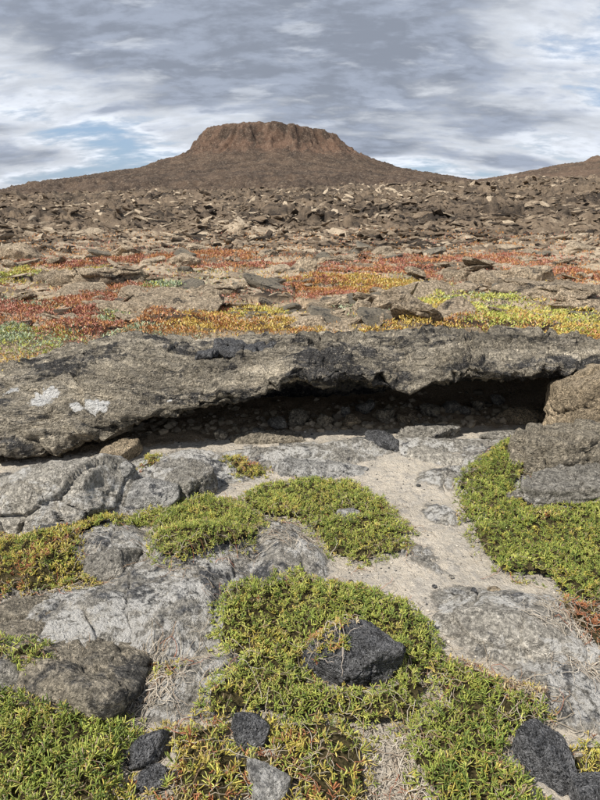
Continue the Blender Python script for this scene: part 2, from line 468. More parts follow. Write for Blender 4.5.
def height(x, y):
    r = np.sqrt(x * x + y * y)
    z = np.zeros(x.shape); sand = np.zeros(x.shape); tone = np.full(x.shape, 0.5); cone = np.zeros(x.shape)
    nearm = r < 7.5
    if nearm.any():
        zn, sn = near_ground(x[nearm], y[nearm]); z[nearm] = zn; sand[nearm] = sn
        cv = sstep(0, 0.3, y - (4.14 + 0.31 * np.clip(x, -2.2, 0) + 0.08 * np.clip(x, 0, 1.5) + 0.06 * perlin2(x * 3, y * 0))) * sstep(7.2, 6.8, r) * (y > 0)  # brown floor soil, drawn forward at left to paint the hollow's shade
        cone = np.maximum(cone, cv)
        z = z + cv * 0.03 * fbm2(x * 5, y * 5, 4, 0.6, True) * sstep(5.6, 5.0, y)
    z = z + field_rise(x, y)
    k = sstep(5.6, 7.0, r)
    f = r > 5.5
    X = x[f]; Y = y[f]; R = r[f]
    wx = X + 0.5 * fbm2(X * 0.5, Y * 0.5 + 3, 4); wy = Y + 0.5 * fbm2(X * 0.5 + 7, Y * 0.5, 4)
    # pahoehoe plain: broad low swells, slabs, ropes
    p1, t1, g1 = plates(wx * 0.55, wy * 0.8, 1, 0.3, 0.5)
    p2, t2, g2 = plates(wx * 1.5 + 3, wy * 2.3, 2, 0.45, 0.5)
    rope = fbm2(X * 1.3 + 2, Y * 3.2, 5, 0.6, True)
    plain = 0.12 * fbm2(X * 0.22, Y * 0.3, 3) + 0.20 * p1 + 0.13 * p2 + 0.06 * rope + 0.03 * fbm2(X * 5, Y * 7, 4, 0.6, True)
    # jumbled lava field
    rough = sstep(17, 32, R + 3.0 * fbm2(X * 0.1, Y * 0.1, 3)) * (1 - 0.35 * sstep(90, 140, R))
    q1, u1, h1 = plates(wx * 0.16, wy * 0.20, 4, 0.5, 0.7)
    q2, u2, h2 = plates(wx * 0.42, wy * 0.55, 5, 0.75, 0.8)
    q3, u3, h3 = plates(wx * 1.1, wy * 1.3, 6, 0.8, 0.8)
    rid = fbm2(X * 0.35, Y * 0.5, 6, 0.58, True)
    q4, u4, h4 = plates(wx * 2.3 + 8, wy * 2.0, 7, 0.9, 0.9)
    ax = X + 3.0 * fbm2(X * 0.12 + 50, Y * 0.12, 4); ay = Y + 3.0 * fbm2(X * 0.12, Y * 0.12 + 50, 4)
    rid2 = fbm2(ax * 0.45, ay * 0.9, 5, 0.62, True)
    jum = 0.60 * q1 + 0.50 * q2 + 0.24 * q3 + 0.08 * q4 + 0.26 * rid + 0.40 * rid2 + 0.6 * fbm2(X * 0.07, Y * 0.09, 4)
    zf = plain * (1 - rough * 0.7) + jum * rough * (0.75 + 0.45 * sstep(30, 80, R))
    z[f] += zf * k[f]
    tn = (0.45 * t1 + 0.55 * t2) * (1 - rough) + rough * (0.30 * u3 + 0.22 * u2 + 0.18 * u4 + 0.30 * np.clip(0.5 + 0.9 * rid2, 0, 1))
    tn = tn * (1 - 0.35 * rough * sstep(24, 34, R)) + 0.22 * (1 - rough)
    tone[f] = tn
    low = sstep(0.16, -0.04, plain - 0.02) * (1 - rough)
    sand[f] = sand[f] * (1 - k[f]) + k[f] * np.clip(low * 0.75 - 0.1, 0, 1)
    # ridge on the right
    ridge = np.interp(x, [20, 42, 61, 79, 92, 101, 118, 150, 220], [0, 3, 8.6, 11.6, 14.2, 15.0, 14.6, 12.5, 3]) * np.exp(-((y - 225) / 55.0) ** 2)
    ridge = ridge + 1.6 * np.exp(-((x - 101.5) / 2.3) ** 2 - ((y - 222) / 5.0) ** 2)
    z = z + ridge
    cone = np.maximum(cone, sstep(1.5, 6.0, ridge) * 0.7)
    # cone
    dx = x - CONE[0]; dy = y - CONE[1]
    rr = np.sqrt(dx * dx + dy * dy); az = np.arctan2(dy, dx)
    c = rr < 300
    if c.any():
        a = az[c]; q = rr[c]
        cx, cy = np.cos(a) * 6, np.sin(a) * 6
        wq = 0.5 * fbm2(dx[c] * 0.07, dy[c] * 0.07, 4)
        gul = fbm2(cx * 0.55 + wq, cy * 0.55 + q * 0.02, 5, 0.62, True)
        gul2 = fbm2(cx * 2.0 + 4 + wq * 2, cy * 2.0 + q * 0.05, 4, 0.65, True)
        wob = 1 + 0.035 * fbm2(cx * 0.35, cy * 0.35, 3)
        cliff = np.exp(-((q - 37.5) / 9.5) ** 2)
        qq = q * wob + cliff * (7.0 * gul + 2.4 * gul2 - 1.4)
        hc = np.interp(qq, CR, CH)
        hc = hc + cliff * 1.6 * fbm2(dx[c] * 0.25, dy[c] * 0.25 + hc * 0.2, 5, 0.65, True)
        hc = hc + 0.7 * np.exp(-((q - 29) / 5.0) ** 2) * fbm2(cx * 1.5, cy * 1.5, 3) * 1.4
        hc = hc + (0.35 + 0.9 * sstep(27, 45, q)) * 1.5 * fbm2(dx[c] * 0.16, dy[c] * 0.16, 6, 0.66) + 0.25 * fbm2(dx[c] * .9, dy[c] * .9, 3, .6, True)
        hc = hc - np.clip((dx[c] - 4) * 0.10, 0, 3.2) * sstep(42, 30, q)
        base = z[c]
        kt = sstep(-0.5, 2.5, hc - base)
        tone[c] = tone[c] * (1 - kt) + cliff * kt
        blend = sstep(3.0, 12.0, hc)
        z[c] = np.maximum(base, hc) * blend + base * (1 - blend)
        cone[c] = np.maximum(cone[c], sstep(-0.5, 2.5, hc - base))
    cone = np.maximum(cone, sstep(125, 175, r) * 0.85)
    return z, sand, tone, cone


# ring mesh of varying density: azimuths dense ahead, coarse behind; split into three objects along r
az_d = np.linspace(-0.60, 0.60, 520)
az_s = np.linspace(0.62, 2 * math.pi - 0.62, 62)[1:-1]
AZ = np.concatenate([az_d, az_s])


def ring_patch(name, radii, mat, close=True, label=None, thin=1):
    A = np.concatenate([az_d[::thin], az_s]); nA = len(A)
    Rm, Am = np.meshgrid(radii, A, indexing='ij')
    X = Rm * np.sin(Am); Y = Rm * np.cos(Am)
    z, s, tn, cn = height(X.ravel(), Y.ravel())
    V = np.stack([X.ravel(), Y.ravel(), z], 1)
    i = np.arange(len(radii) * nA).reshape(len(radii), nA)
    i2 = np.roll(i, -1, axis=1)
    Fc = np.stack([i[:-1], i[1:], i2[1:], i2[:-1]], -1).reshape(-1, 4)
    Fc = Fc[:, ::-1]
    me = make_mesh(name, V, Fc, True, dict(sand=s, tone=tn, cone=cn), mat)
    o = obj(name, me, kind='structure')
    if label: o['label'] = label
    return o


def geo(a, b, n): return np.exp(np.linspace(math.log(a), math.log(b), n))


R0 = 6.6
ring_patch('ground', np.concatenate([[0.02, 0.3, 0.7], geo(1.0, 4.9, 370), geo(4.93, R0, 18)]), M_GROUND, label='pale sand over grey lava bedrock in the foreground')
ring_patch('lava_plain', np.concatenate([geo(R0, 27, 235)]), M_FAR, label='flat plain of cracked brown lava slabs with sandy hollows')
ring_patch('lava_field', np.concatenate([geo(27, 150, 175)]), M_FAR, label='rising field of jumbled dark and tan lava rock')
ring_patch('volcano', np.concatenate([geo(150, 215, 36), np.linspace(216, 325, 175), geo(332, 500, 14), [700, 1200, 2500, 6000]]), M_FAR, label='flat-topped brown volcanic cone and the slopes round it')


def ground_z(x, y):
    z, s, tn, cn = height(np.atleast_1d(np.asarray(x, float)), np.atleast_1d(np.asarray(y, float)))
    return z


# ------------------------------------------------------------------ the overhanging ledge
lip_px = np.array([-150, 0, 25, 50, 75, 100, 150, 170, 200, 225, 250, 268, 282, 295, 312, 325, 335, 345, 370, 392, 405, 418, 432, 470, 500, 520, 545, 560, 600, 750], float)
lip_py = np.array([458, 455, 452, 448, 438, 433, 424, 416, 412, 408, 402, 392, 380, 376, 376, 384, 376, 375, 379, 392, 398, 397, 388, 381, 379, 377, 373, 374, 378, 400], float)
LX, LY, LZ = [], [], []
for px, py in zip(lip_px, lip_py):
    Y = float(np.interp(px, [-150, 0, 200, 400, 600, 750], [3.4, 3.55, 3.82, 4.0, 4.08, 4.1]))
    p = aty(px, py, Y); LX.append(p[0]); LY.append(Y); LZ.append(p[2])
cr_px = [-150, 0, 30, 60, 100, 130, 200, 250, 300, 400, 500, 560, 600, 750]
cr_py = [392, 374, 367, 358, 343, 340, 343, 339, 336, 333, 336, 341, 348, 372]
CX, CZ = [], []
for px, py in zip(cr_px, cr_py):
    p = aty(px, py, 5.15); CX.append(p[0]); CZ.append(p[2])
xs = np.concatenate([np.arange(-4.4, -2.9, 0.04), np.arange(-2.9, 2.9, 0.0135), np.arange(2.9, 4.4, 0.04)])
lipy = np.interp(xs, LX, LY); lipz = np.interp(xs, LX, LZ)
crz = np.interp(xs, CX, CZ)
crz = crz - np.interp(xs, [-1.6, -0.6], [0.02, 0.085])
lipz = lipz + np.interp(xs, [-1.3, -0.5, 0.5, 0.9], [-0.055, 0.0, 0.0, 0.03])
cry = 5.15 + 0.12 * perlin2(xs * 0.7, xs * 0 + 3.3)
lipz = lipz + 0.035 * fbm2(xs * 2.6, xs * 0 + 1.7, 5, 0.6) + 0.012 * fbm2(xs * 11, xs * 0 + 4.7, 3, 0.6, True)
endf = 1 - sstep(3.4, 4.3, np.abs(xs))
crz = crz * endf - 0.4 * (1 - endf); lipz = lipz * endf - 0.4 * (1 - endf)
pw = np.interp(xs, [-2.5, -1.2, 0.2, 2.5], [1.9, 2.2, 3.6, 4.0])
rows = []
nb, nf, nu = 30, 160, 60
for i in range(nb):
    t = i / nb
    rows.append(np.stack([xs, cry + (7.3 - cry) * (1 - t) ** 1.3, crz - (crz + 0.05) * (1 - t) ** 2.0 * 1.0 - 0.0 * xs], 1))
for i in range(nf):
    th = (i / (nf - 1)) * math.pi / 2
    u = math.sin(th) ** 0.9
    zt = (1 - np.minimum(u, 1) ** pw) ** (1 / 1.55)
    rec = np.interp(xs, [-2.6, -0.6, 0.3], [0.12, 0.10, 0.05]) * float(sstep(0.72, 1.0, np.array(i / (nf - 1))))
    rows.append(np.stack([xs, cry - (cry - lipy) * u + rec, lipz + (crz - lipz) * zt], 1))
for i in range(1, nu + 1):
    t = i / nu
    y = lipy + rec + 1.45 * t ** 1.2
    lobe = 0.10 * np.exp(-((xs - 0.47) / 0.19) ** 2 - ((t - 0.2) / 0.1) ** 2)
    z = lipz + 0.10 * math.sin(min(t * 1.6, 1) * math.pi / 2) - lobe - (lipz + 0.32) * sstep(0.62, 1.0, np.array(t))
    rows.append(np.stack([xs, y, z], 1))
P = np.stack(rows, 0)
nr, nc = P.shape[:2]


def grid_normals(P):
    du = np.gradient(P, axis=0); dv = np.gradient(P, axis=1)
    n = np.cross(dv, du); n /= np.linalg.norm(n, axis=2)[..., None] + 1e-9
    return n


N = grid_normals(P)
if N[nb + 5, nc // 2, 2] < 0: N = -N
sl = np.concatenate([[0], np.cumsum(np.linalg.norm(np.diff(P[:, nc // 2], axis=0), axis=1))])
S = np.repeat(sl[:, None], nc, 1)
X, Y, Z = P[..., 0], P[..., 1], P[..., 2]
wS = S + 0.25 * fbm2(X * 0.9, S * 0.9, 4) - 0.22 * X
wX = X + 0.2 * fbm2(X * 1.5 + 4, S * 1.5, 4)
D = 0.095 * fbm3(X * 1.0, Y * 1.8, Z * 2.5, 4)
D += 0.060 * fbm2(wX * 0.7, wS * 2.6, 6, 0.55, True)
D += 0.045 * fbm2(wX * 1.5 + 9, wS * 7, 5, 0.62, True)
D += 0.022 * fbm3(X * 8, Y * 8, Z * 8, 5, 0.62)
st_l = np.sin((wS * 4.2 + 0.5 * fbm2(wX, wS * 2, 4)) * 2 * np.pi * 1.0)
D += 0.016 * np.tanh(st_l * 2.5) * sstep(-0.25, 0.25, fbm2(wX * 0.8 + 30, wS * 1.2, 3))
for fr, am, off in ((1.7, 0.060, 0.0), (4.1, 0.028, 7.0)):
    u_ = wS * fr + 0.9 * fbm2(wX * 0.55 + off, wS * 0.7, 4) + 0.25 * X
    fr_ = u_ - np.floor(u_)
    saw = fr_ - sstep(0.93, 1.0, fr_)
    D += am * (saw - 0.4) * sstep(-0.30, 0.05, fbm2(wX * 0.6 + off * 3, wS * 0.9, 3))
for fx, fs, am in ((0.55, 2.6, 0.034), (0.9, 5.5, 0.018)):
    cl = fbm2(wX * fx + 60, (wS + 0.12 * np.sin(wX * 2.0)) * fs + 11, 3)
    D -= am * np.exp(-(cl / 0.035) ** 2) + am * 0.8 * np.exp(-((cl - 0.28) / 0.03) ** 2)
f1, gap, cid, _, _ = worley2(wX * 1.1, wS * 1.9, 9)
D -= 0.045 * (1 - sstep(0, 0.045, gap))
D += 0.06 * (RND[cid, 2] - 0.5)
f1, gap2, cid2, _, _ = worley2(wX * 3.6, wS * 5.5, 12)
D -= 0.016 * (1 - sstep(0, 0.06, gap2)) - 0.026 * (RND[cid2, 2] - .5)
D -= D[nb:nb + nf].mean()
# hanging ragged under-lip
under = np.zeros((nr, 1)); under[nb + nf - 30:] = 1
D += under * 0.06 * fbm3(X * 6, Y * 6, Z * 6, 4, 0.6)
P = P + N * D[..., None]
wh = np.zeros(X.shape)
for px, py, sx, sy in ((95, 404, 0.10, 0.05), (45, 400, 0.11, 0.08), (75, 405, 0.05, .03), (222, 390, 0.03, 0.02), (170, 402, .03, .015), (10, 395, .08, .05)):
    q = None
    # nearest grid point that lies along this direction, on the front of the slab
    a, b_, c_ = ray(px, py)
    G = P[nb:nb + nf]
    ppx = G[..., 0] / G[..., 1]; ppz = (G[..., 2] - CAMZ) / G[..., 1]
    k = np.argmin((ppx - a / b_) ** 2 + (ppz - c_ / b_) ** 2)
    q = G.reshape(-1, 3)[k]
    wh = np.maximum(wh, np.exp(-((P[..., 0] - q[0]) / sx) ** 2 - ((P[..., 1] - q[1]) / (sy * 1.6)) ** 2 - ((P[..., 2] - q[2]) / (sy * 1.6)) ** 2))
me = make_mesh('rock_ledge', P.reshape(-1, 3), grid_faces(nr, nc)[:, ::-1], True, dict(white=wh.ravel()), M_LEDGE)
ledge = obj('rock_ledge', me, label='long overhanging lava ledge with a dark hollow under its whole front', cat='rock ledge')


# ------------------------------------------------------------------ rocks
import bmesh
_ico = {}


def ico(sub):
    if sub not in _ico:
        bm = bmesh.new(); bmesh.ops.create_icosphere(bm, subdivisions=sub, radius=1.0)
        V = np.array([v.co[:] for v in bm.verts]); Fc = np.array([[v.index for v in f.verts] for f in bm.faces])
        bm.free(); V /= np.linalg.norm(V, axis=1)[:, None]
        _ico[sub] = (V, Fc)
    return _ico[sub]


def worley3(P, seed):
    xi = np.floor(P).astype(np.int32); f1 = np.full(len(P), 9.0); f2 = f1.copy(); cid = np.zeros(len(P), np.int32)
    for dx in (-1, 0, 1):
        for dy in (-1, 0, 1):
            for dz in (-1, 0, 1):
                h = PERM[PERM[PERM[(xi[:, 0] + dx + seed) & 255] + ((xi[:, 1] + dy) & 255)] + ((xi[:, 2] + dz) & 255)]
                d = (xi[:, 0] + dx + RND[h, 0] - P[:, 0]) ** 2 + (xi[:, 1] + dy + RND[h, 1] - P[:, 1]) ** 2 + (xi[:, 2] + dz + RND[h, 2] - P[:, 2]) ** 2
                c = d < f1; f2 = np.where(c, f1, np.minimum(f2, d)); cid = np.where(c, h, cid); f1 = np.where(c, d, f1)
    return np.sqrt(f2) - np.sqrt(f1), cid


def rock_mesh(name, seed, rad, sub=5, cuts=14, p=22, rough=0.08, mat=None, flat=False, ridge=0.04, freq=1.0, layered=0.0, slab=False, warp=0.16, crack=0.05):
    r = np.random.default_rng(seed)
    V, Fc = ico(sub)
    n = r.normal(size=(cuts, 3))
    if slab: n[:, 2] *= 0.25
    n /= np.linalg.norm(n, axis=1)[:, None]
    n = np.concatenate([n, np.eye(3), -np.eye(3)])
    d = np.concatenate([r.uniform(0.62, 1.0, cuts), np.full(6, 1.0)])
    dots = np.maximum(V @ n.T, 0) / d
    R = (dots ** p).sum(1) ** (-1 / p)
    U = V * R[:, None]
    rad = np.array(rad, float); g = (rad[0] * rad[1] * rad[2]) ** (1 / 3)
    o = r.uniform(-50, 50, 3)
    q = U * 0.9 + o
    wv = np.stack([fbm3(q[:, 0] + 31 * k, q[:, 1], q[:, 2], 3) for k in range(3)], 1)
    U = U + wv * warp
    Pp = U * rad
    q = Pp / g * freq + o
    oc = 6 if sub > 4 else (5 if sub > 3 else 3)
    disp = rough * fbm3(q[:, 0] * 1.2, q[:, 1] * 1.2, q[:, 2] * 1.2, oc, 0.58)
    disp = disp + ridge * fbm3(q[:, 0] * 1.9 + 5, q[:, 1] * 1.9, q[:, 2] * 1.9, oc, 0.62, True)
    if layered: disp = disp + layered * fbm3(q[:, 0] * .8 + 5, q[:, 1] * .8, q[:, 2] * 6, 4, 0.6, True)
    if crack and sub > 3:
        gap, cid = worley3(q * 1.15 + 0.35 * wv, seed)
        disp = disp - crack * (1 - sstep(0, 0.07, gap)) + crack * 1.2 * (RND[cid, 3] - 0.5)
    nn = V / rad; nn /= np.linalg.norm(nn, axis=1)[:, None]
    Pp = Pp + nn * (disp * g)[:, None]
    return make_mesh(name, Pp, Fc, not flat, None, mat)


def rock(name, px, py, size, label, mat, seed, dz=0.0, rot=0.0, cat='rock', sub=5, tilt=(0, 0), z0=None, pos=None, **kw):
    """size: half extents (x, depth, height); the pixel is where its middle meets the ground"""
    if pos is None:
        p = at(px, py, 0.0)
    else:
        p = np.array(pos, float)
    z = float(ground_z(p[0], p[1])[0]) if z0 is None else z0
    me = rock_mesh(name, seed, size, sub, mat=mat, **kw)
    return obj(name, me, loc=(p[0], p[1], z + dz), rot=(tilt[0], tilt[1], rot), label=label, cat=cat)


# the black boulder sitting in the plants
rock('boulder', 351, 672, (0.16, 0.12, 0.12), 'black pitted boulder sitting in the middle of the green succulent mat', M_BLACK, 21, dz=0.07, rot=0.15, cat='boulder', tilt=(0.1, 0.16), cuts=9, p=24, rough=0.14, ridge=0.10, sub=6)
rock('boulder', 546, 768, (0.055, 0.085, 0.085), 'dark smooth-faced boulder half sunk in plants near the bottom right corner', M_BLACK, 32, dz=0.02, rot=0.5, cat='boulder', tilt=(0, 0.3), rough=0.08, ridge=0.08)
rock('boulder', 594, 802, (0.06, 0.06, 0.065), 'small dark boulder in the bottom right corner of the photo', M_BLACK, 33, dz=0.01, cat='boulder', ridge=0.08)
rock('boulder', 146, 755, (0.075, 0.055, 0.055), 'dark grey rock poking through leaves, upper one of two at the bottom left', M_BLACK, 34, dz=0.02, cat='boulder', ridge=0.12, rot=.4)
rock('boulder', 152, 785, (0.055, 0.04, 0.045), 'small dark rock in the leaves just below the grey rock at bottom left', M_BLACK, 35, dz=0.015, cat='boulder', ridge=0.12)
rock('boulder', 250, 737, (0.065, 0.05, 0.05), 'dark rock among reddish stems below the green mat, bottom centre left', M_BLACK, 36, dz=0.02, cat='boulder', ridge=0.12)
rock('boulder', 268, 792, (0.065, 0.055, 0.06), 'pale-crusted pitted rock in the leaves at the bottom edge left of centre', M_WHITEGREY, 37, dz=0.02, cat='boulder', ridge=0.12)
# left side rocks: most of each is buried, a broad cap shows
rock('rock_outcrop', 50, 512, (0.50, 0.30, 0.27), 'large rounded grey rock hump under the left end of the ledge', M_PALE, 41, dz=-0.055, rot=0.15, sub=6, p=14, rough=0.14, ridge=0.10, crack=0.13)
rock('rock', 112, 490, (0.20, 0.15, 0.16), 'white-streaked dark rock right of the big grey hump', M_WHITEGREY, 42, dz=-0.02, rot=-0.3, ridge=0.12, sub=6)
rock('rock', 145, 505, (0.18, 0.12, 0.14), 'low angular pale grey block right of the white-streaked rock', M_WHITEGREY, 43, dz=-0.04, rot=0.3, ridge=0.06, sub=6)
rock('rock', 50, 545, (0.12, 0.08, 0.09), 'dark lumpy rock below the sand pocket at left, edged by plants', M_BLACK, 44, dz=-0.01, rot=0.2, ridge=0.08)
rock('rock', 2, 530, (0.08, 0.08, 0.07), 'small grey rock cut by the left photo edge below the hump', M_GREY, 45, dz=0.0)
rock('rock_outcrop', 112, 572, (0.19, 0.17, 0.15), 'smooth rounded grey rock between the left and centre green mats', M_GREY, 46, dz=-0.07, rot=0.4, p=12, sub=6)
rock('rock_outcrop', 35, 645, (0.50, 0.33, 0.165), 'broad low brown-grey rock hump with dark patches at the left, below the green mat', M_BROWN, 47, dz=-0.125, rot=-0.15, sub=6, p=12, rough=0.10, ridge=0.05, crack=0.08)
rock('rock_outcrop', -5, 690, (0.26, 0.15, 0.16), 'grey rock slab at the left edge in front of the brown-grey hump', M_GREY, 48, dz=-0.07, rot=-0.4, p=12)
rock('rock_slab', 190, 490, (0.22, 0.19, 0.12), 'cracked pale grey slab with a crumbling rim in front of the dark hollow', M_GREY, 49, dz=-0.02, rot=0.1, ridge=0.16, rough=0.10, sub=6, slab=True, crack=0.12)
rock('rock_slab', 312, 470, (0.36, 0.15, 0.09), 'low flat grey slab split by fine cracks at the centre of the cave mouth', M_WHITEGREY, 50, dz=-0.03, ridge=0.14, sub=6, crack=0.12)
rock('rock_slab', 425, 436, (0.26, 0.09, 0.07), 'long blue-grey rock lying along the mouth of the hollow', M_GREY, 51, dz=0.02, rot=0.12, ridge=0.20, sub=6, crack=0.12)
rock('rock_slab', 380, 446, (0.14, 0.08, 0.06), 'broken dark grey rock left of the long blue-grey one', M_BLACK, 52, dz=0.0, rot=-0.3, ridge=0.2, crack=0.12)
rock('rock_slab', 445, 458, (0.30, 0.17, 0.09), 'smooth pale grey slab lying before the long blue-grey rock', M_PALE, 53, dz=-0.04, p=12, sub=6)
rock('rock_slab', 505, 440, (0.19, 0.10, 0.07), 'flat grey slab just left of the tan block under the right end of the ledge', M_GREY, 54, dz=0.0, rot=-0.2)
rock('rock_slab', 520, 418, (0.28, 0.16, 0.09), 'tan floor slab inside the right end of the hollow', M_TAN, 55, dz=0.0, rot=0.2, ridge=0.1)
rock('rock_slab', 270, 440, (0.34, 0.10, 0.06), 'brown rock shelf on the floor of the hollow left of centre', M_BROWN, 70, dz=0.0, rot=0.05, ridge=0.15, slab=True)
rock('rock_slab', 120, 458, (0.16, 0.11, 0.09), 'tan-brown slab half in shade at the left end of the hollow', M_TAN, 71, dz=0.02, rot=0.3, ridge=0.1, tilt=(0, -0.3))
# right side
rock('rock_block', 0, 0, (0.36, 0.24, 0.36), 'squared tan rock block holding up the right end of the ledge', M_TAN, 56, pos=(2.18, 4.0), dz=0.22, rot=0.05, sub=6, p=40, cuts=5, rough=0.10, ridge=0.09, warp=0.10, crack=0.09)
rock('rock_outcrop', 575, 470, (0.50, 0.24, 0.17), 'sloping brown rock shelf under the tan block at the right edge', M_BROWN, 57, dz=0.0, rot=0.35, sub=6, p=22, ridge=0.12, layered=0.06, slab=True, crack=0.13)
rock('rock_outcrop', 580, 500, (0.42, 0.15, 0.11), 'layered grey-brown rock shelf sloping into the right-hand green mat', M_GREY, 58, dz=-0.01, rot=0.3, sub=6, p=22, ridge=0.14, layered=0.08, slab=True, crack=0.13)
rock('stone', 519, 505, (0.07, 0.04, 0.045), 'small grey stone sticking out of the upper part of the right green mat', M_GREY, 59, dz=0.06, sub=4)
rock('stone', 350, 520, (0.07, 0.05, 0.04), 'small pale stone inside the arc-shaped green mat', M_WHITEGREY, 60, dz=0.02, sub=4)
rock('rock_outcrop', 522, 640, (0.36, 0.22, 0.14), 'flat pale grey rock outcrop in the sand at the right', M_PALE, 61, dz=-0.10, rot=-0.5, sub=6, p=10, rough=0.08, ridge=0.05, crack=0.08)
rock('stone', 457, 600, (0.035, 0.025, 0.016), 'flat whitish stone on the sand, biggest of the small ones', M_WHITEGREY, 62, dz=0.008, sub=4)
rock('stone', 473, 599, (0.016, 0.014, 0.013), 'little dark stone touching the right end of the flat whitish stone', M_BLACK, 63, dz=0.008, sub=4)
rock('pebble', 451, 578, (0.013, 0.012, 0.010), 'small grey pebble on the sand, upper one of the two loose pebbles', M_GREY, 64, dz=0.008, sub=3, cat='pebble')
rock('pebble', 434, 587, (0.012, 0.011, 0.010), 'small black pebble on the sand, lower one of the two loose pebbles', M_BLACK, 65, dz=0.008, sub=3, cat='pebble')
rock('stone', 493, 598, (0.03, 0.02, 0.012), 'small tan stone beside the flat rock outcrop', M_TAN, 66, dz=0.006, sub=3)
# stones inside the hollow (on its floor)
CAVE = [(220, 436, .035, 'lone small pointed stone on the floor of the left part of the hollow', M_BROWN),
        (300, 421, .055, 'upright brown stone at the centre left of the hollow, largest there', M_BROWN),
        (278, 426, .045, 'low dark stone left of the upright brown one in the hollow', M_GREY),
        (324, 424, .05, 'brown stone right of the upright one in the hollow', M_BROWN),
        (352, 424, .04, 'flat brown stone before the hanging lobe of the ledge', M_TAN),
        (365, 410, .05, 'dark stone in the shade behind the flat brown stone', M_GREY),
        (385, 419, .05, 'angular brown stone at the middle of the hollow', M_BROWN),
        (403, 421, .035, 'small pale stone in the middle of the row in the hollow', M_TAN),
        (413, 419, .028, 'smallest tan stone of the row in the hollow', M_TAN),
        (432, 413, .05, 'stone with a lit top right of the middle of the hollow', M_BROWN),
        (450, 409, .045, 'dark stone left of the two pale ones in the hollow', M_GREY),
        (464, 411, .035, 'left one of two pale rounded stones in the hollow', M_GREY),
        (478, 407, .04, 'right one of two pale rounded stones in the hollow', M_BROWN),
        (497, 402, .04, 'dark stone far back in the right part of the hollow', M_GREY),
        (345, 414, .035, 'small grey stone deep in the hollow left of the hanging lobe', M_GREY),
        (255, 436, .04, 'flat dark stone on the shelf of the hollow left of centre', M_GREY)]
for i, (px, py, s, lb, mt) in enumerate(CAVE):
    s *= 1.35
    rock('stone', px, py + 3, (s * 1.1, s, s * .85), lb, mt, 100 + i, dz=s * 0.55, rot=i * 1.3, sub=4, cuts=8, p=40, ridge=0.10, rough=0.15, tilt=(0.3 * math.sin(i * 2.1), 0.3 * math.cos(i * 3.3)))
# clinker heap on the crest
TOPG = P[:nb + nf // 2].reshape(-1, 3)
for i in range(16):
    px = [203, 213, 224, 233, 243, 252, 262, 271, 220, 238, 247, 209, 258, 228, 240, 266][i]
    Yc = [4.85, 4.9, 4.95, 4.85, 4.95, 4.85, 4.9, 4.95, 5.05, 5.05, 5.0, 4.95, 5.05, 5.1, 4.75, 4.8][i]
    xc = (px - 300) * Yc / 590.0
    zc_ = TOPG[np.argmin((TOPG[:, 0] - xc) ** 2 + (TOPG[:, 1] - Yc) ** 2), 2]
    s_ = [.06, .05, .055, .065, .05, .06, .05, .04, .06, .07, .05, .04, .05, .05, .045, .04][i]
    me = rock_mesh('clinker', 200 + i, (s_ * 1.25, s_, s_ * .8), 4, mat=M_BLACK, ridge=0.2, rough=0.2)
    obj('clinker', me, loc=(xc, Yc, zc_ + s_ * 0.75), rot=(0, 0, i), label=['left', 'middle', 'right'][0 if px < 225 else (1 if px < 250 else 2)] + ' part lump at the ' + ('back' if Yc > 4.94 else 'front') + ' of the black clinker heap on the ledge crest', cat='rock', group='black clinker lumps heaped on the ledge crest')


# ------------------------------------------------------------------ succulent mats
def in_poly(x, y, poly):
    c = np.zeros(x.shape, bool); n = len(poly)
    for i in range(n):
        x1, y1 = poly[i]; x2, y2 = poly[(i + 1) % n]
        cond = ((y1 > y) != (y2 > y)) & (x < (x2 - x1) * (y - y1) / (y2 - y1 + 1e-12) + x1)
        c ^= cond
    return c


def edge_dist(x, y, poly):
    d = np.full(x.shape, 9.0); n = len(poly)
    for i in range(n):
        a = np.array(poly[i]); b = np.array(poly[(i + 1) % n]); ab = b - a
        t = np.clip(((x - a[0]) * ab[0] + (y - a[1]) * ab[1]) / (ab @ ab + 1e-12), 0, 1)
        d = np.minimum(d, np.hypot(x - a[0] - t * ab[0], y - a[1] - t * ab[1]))
    return d


def leaves(base, dirs, L, rad, col, tipcol, curl):
    """tapered three-sided fingers: base ring, mid ring, tip.  All inputs per leaf."""
    n = len(base)
    up = np.tile([0., 0., 1.], (n, 1))
    s1 = np.cross(dirs, up); s1 /= np.linalg.norm(s1, axis=1)[:, None] + 1e-6
    s2 = np.cross(s1, dirs)
    mid = base + dirs * (L * 0.78)[:, None] - s2 * (curl * L * 0.12)[:, None]
    tip = base + dirs * L[:, None] + s2 * (curl * L * 0.10)[:, None]
    V = np.empty((n, 7, 3)); C = np.empty((n, 7, 3))
    for k in range(3):
        a = 2 * math.pi * k / 3 + 0.5
        o = s1 * math.cos(a) + s2 * math.sin(a)
        V[:, k] = base + o * (rad * 0.6)[:, None]
        V[:, 3 + k] = mid + o * rad[:, None]
    V[:, 6] = tip
    C[:, 0:3] = (col * 0.85)[:, None]; C[:, 3:6] = col[:, None]; C[:, 6] = tipcol
    f = np.array([[0, 1, 4], [0, 4, 3], [1, 2, 5], [1, 5, 4], [2, 0, 3], [2, 3, 5], [3, 4, 6], [4, 5, 6], [5, 3, 6]])
    Fc = (f[None] + (np.arange(n) * 7)[:, None, None]).reshape(-1, 3)
    return V.reshape(-1, 3), Fc, C.reshape(-1, 3)


